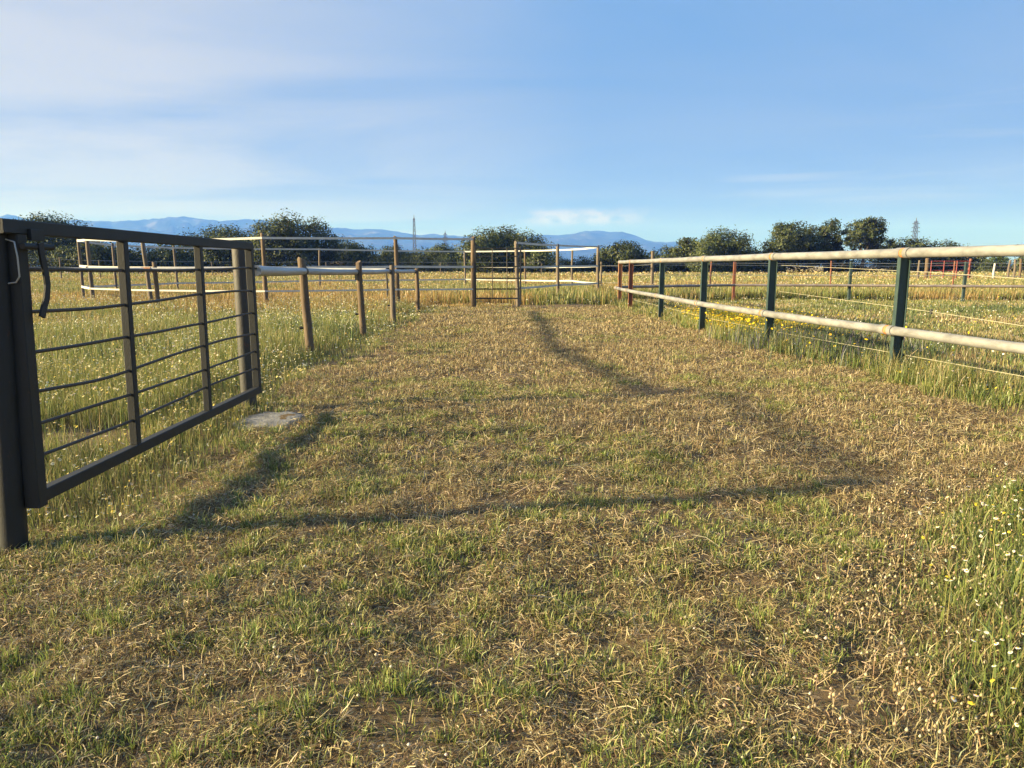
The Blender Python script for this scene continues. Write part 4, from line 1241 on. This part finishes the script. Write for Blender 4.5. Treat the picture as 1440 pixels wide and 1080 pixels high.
# small puffs low over the mountains right of centre
pn = N(nt, "ShaderNodeTexNoise"); pn.inputs["Scale"].default_value = 36; pn.inputs["Detail"].default_value = 5
pm = N(nt, "ShaderNodeMapping"); pm.inputs["Scale"].default_value = (1, 1, 2.2); L(tc.outputs["Generated"], pm.inputs[0]); L(pm.outputs[0], pn.inputs["Vector"])
pr = ramp(nt, [(0.36, (0, 0, 0)), (0.56, (0.9, 0.9, 0.9))], pn.outputs["Fac"])
m1 = N(nt, "ShaderNodeMapRange", interpolation_type="SMOOTHSTEP"); m1.inputs[1].default_value = 0.052; m1.inputs[2].default_value = 0.064; L(sx.outputs[2], m1.inputs[0])
m2 = N(nt, "ShaderNodeMapRange", interpolation_type="SMOOTHSTEP"); m2.inputs[1].default_value = 0.082; m2.inputs[2].default_value = 0.070; L(sx.outputs[2], m2.inputs[0])
m3 = N(nt, "ShaderNodeMapRange", interpolation_type="SMOOTHSTEP"); m3.inputs[1].default_value = 0.0; m3.inputs[2].default_value = 0.05; L(sx.outputs[0], m3.inputs[0])
m4 = N(nt, "ShaderNodeMapRange", interpolation_type="SMOOTHSTEP"); m4.inputs[1].default_value = 0.21; m4.inputs[2].default_value = 0.12; L(sx.outputs[0], m4.inputs[0])
pq = pr.outputs[0]
for mm in (m1, m2, m3, m4):
    k = N(nt, "ShaderNodeMath", operation="MULTIPLY"); L(pq, k.inputs[0]); L(mm.outputs[0], k.inputs[1]); pq = k.outputs[0]
mx = N(nt, "ShaderNodeMixRGB"); L(fm.outputs[0], mx.inputs[0]); sr = N(nt, "ShaderNodeSeparateColor"); L(sky.outputs[0], sr.inputs[0])
cc = N(nt, "ShaderNodeCombineColor")
for k_, (g_, a_) in enumerate(((0.34, 0.405), (0.02, 1.00), (-0.12, 2.40))):      # the camera's compressed, blue-leaning response to the sky
    pw = N(nt, "ShaderNodeMath", operation="POWER"); L(sr.outputs[k_], pw.inputs[0]); pw.inputs[1].default_value = g_
    ml = N(nt, "ShaderNodeMath", operation="MULTIPLY"); L(pw.outputs[0], ml.inputs[0]); ml.inputs[1].default_value = a_
    L(ml.outputs[0], cc.inputs[k_])
L(cc.outputs[0], mx.inputs[1]); mx.inputs[2].default_value = (1.72, 1.85, 2.14, 1)
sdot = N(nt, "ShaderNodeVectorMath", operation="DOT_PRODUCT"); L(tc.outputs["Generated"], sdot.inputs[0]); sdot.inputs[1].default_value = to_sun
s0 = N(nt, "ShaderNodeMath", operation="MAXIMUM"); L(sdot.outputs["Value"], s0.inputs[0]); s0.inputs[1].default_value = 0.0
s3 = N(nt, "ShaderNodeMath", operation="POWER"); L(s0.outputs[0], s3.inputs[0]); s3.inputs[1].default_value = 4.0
sg = N(nt, "ShaderNodeMixRGB", blend_type="ADD"); L(s3.outputs[0], sg.inputs[0]); L(mx.outputs[0], sg.inputs[1]); sg.inputs[2].default_value = (2.6, 2.4, 2.1, 1)  # added sky glow toward the sun, mostly out of view, to fill and soften shadows
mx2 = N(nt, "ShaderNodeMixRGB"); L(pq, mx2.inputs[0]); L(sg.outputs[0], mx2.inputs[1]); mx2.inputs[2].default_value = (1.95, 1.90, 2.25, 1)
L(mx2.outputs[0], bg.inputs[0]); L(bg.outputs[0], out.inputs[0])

# ------------------------------------------------------------------ render settings
scene.view_settings.view_transform = "Standard"
scene.view_settings.look = "None"
scene.view_settings.gamma = 1.0
scene.view_settings.exposure = 1.75
cy = scene.cycles
cy.max_bounces = 6; cy.diffuse_bounces = 3; cy.glossy_bounces = 2; cy.transmission_bounces = 4; cy.volume_bounces = 0; cy.transparent_max_bounces = 4
cy.use_denoising = True
cy.use_fast_gi = False
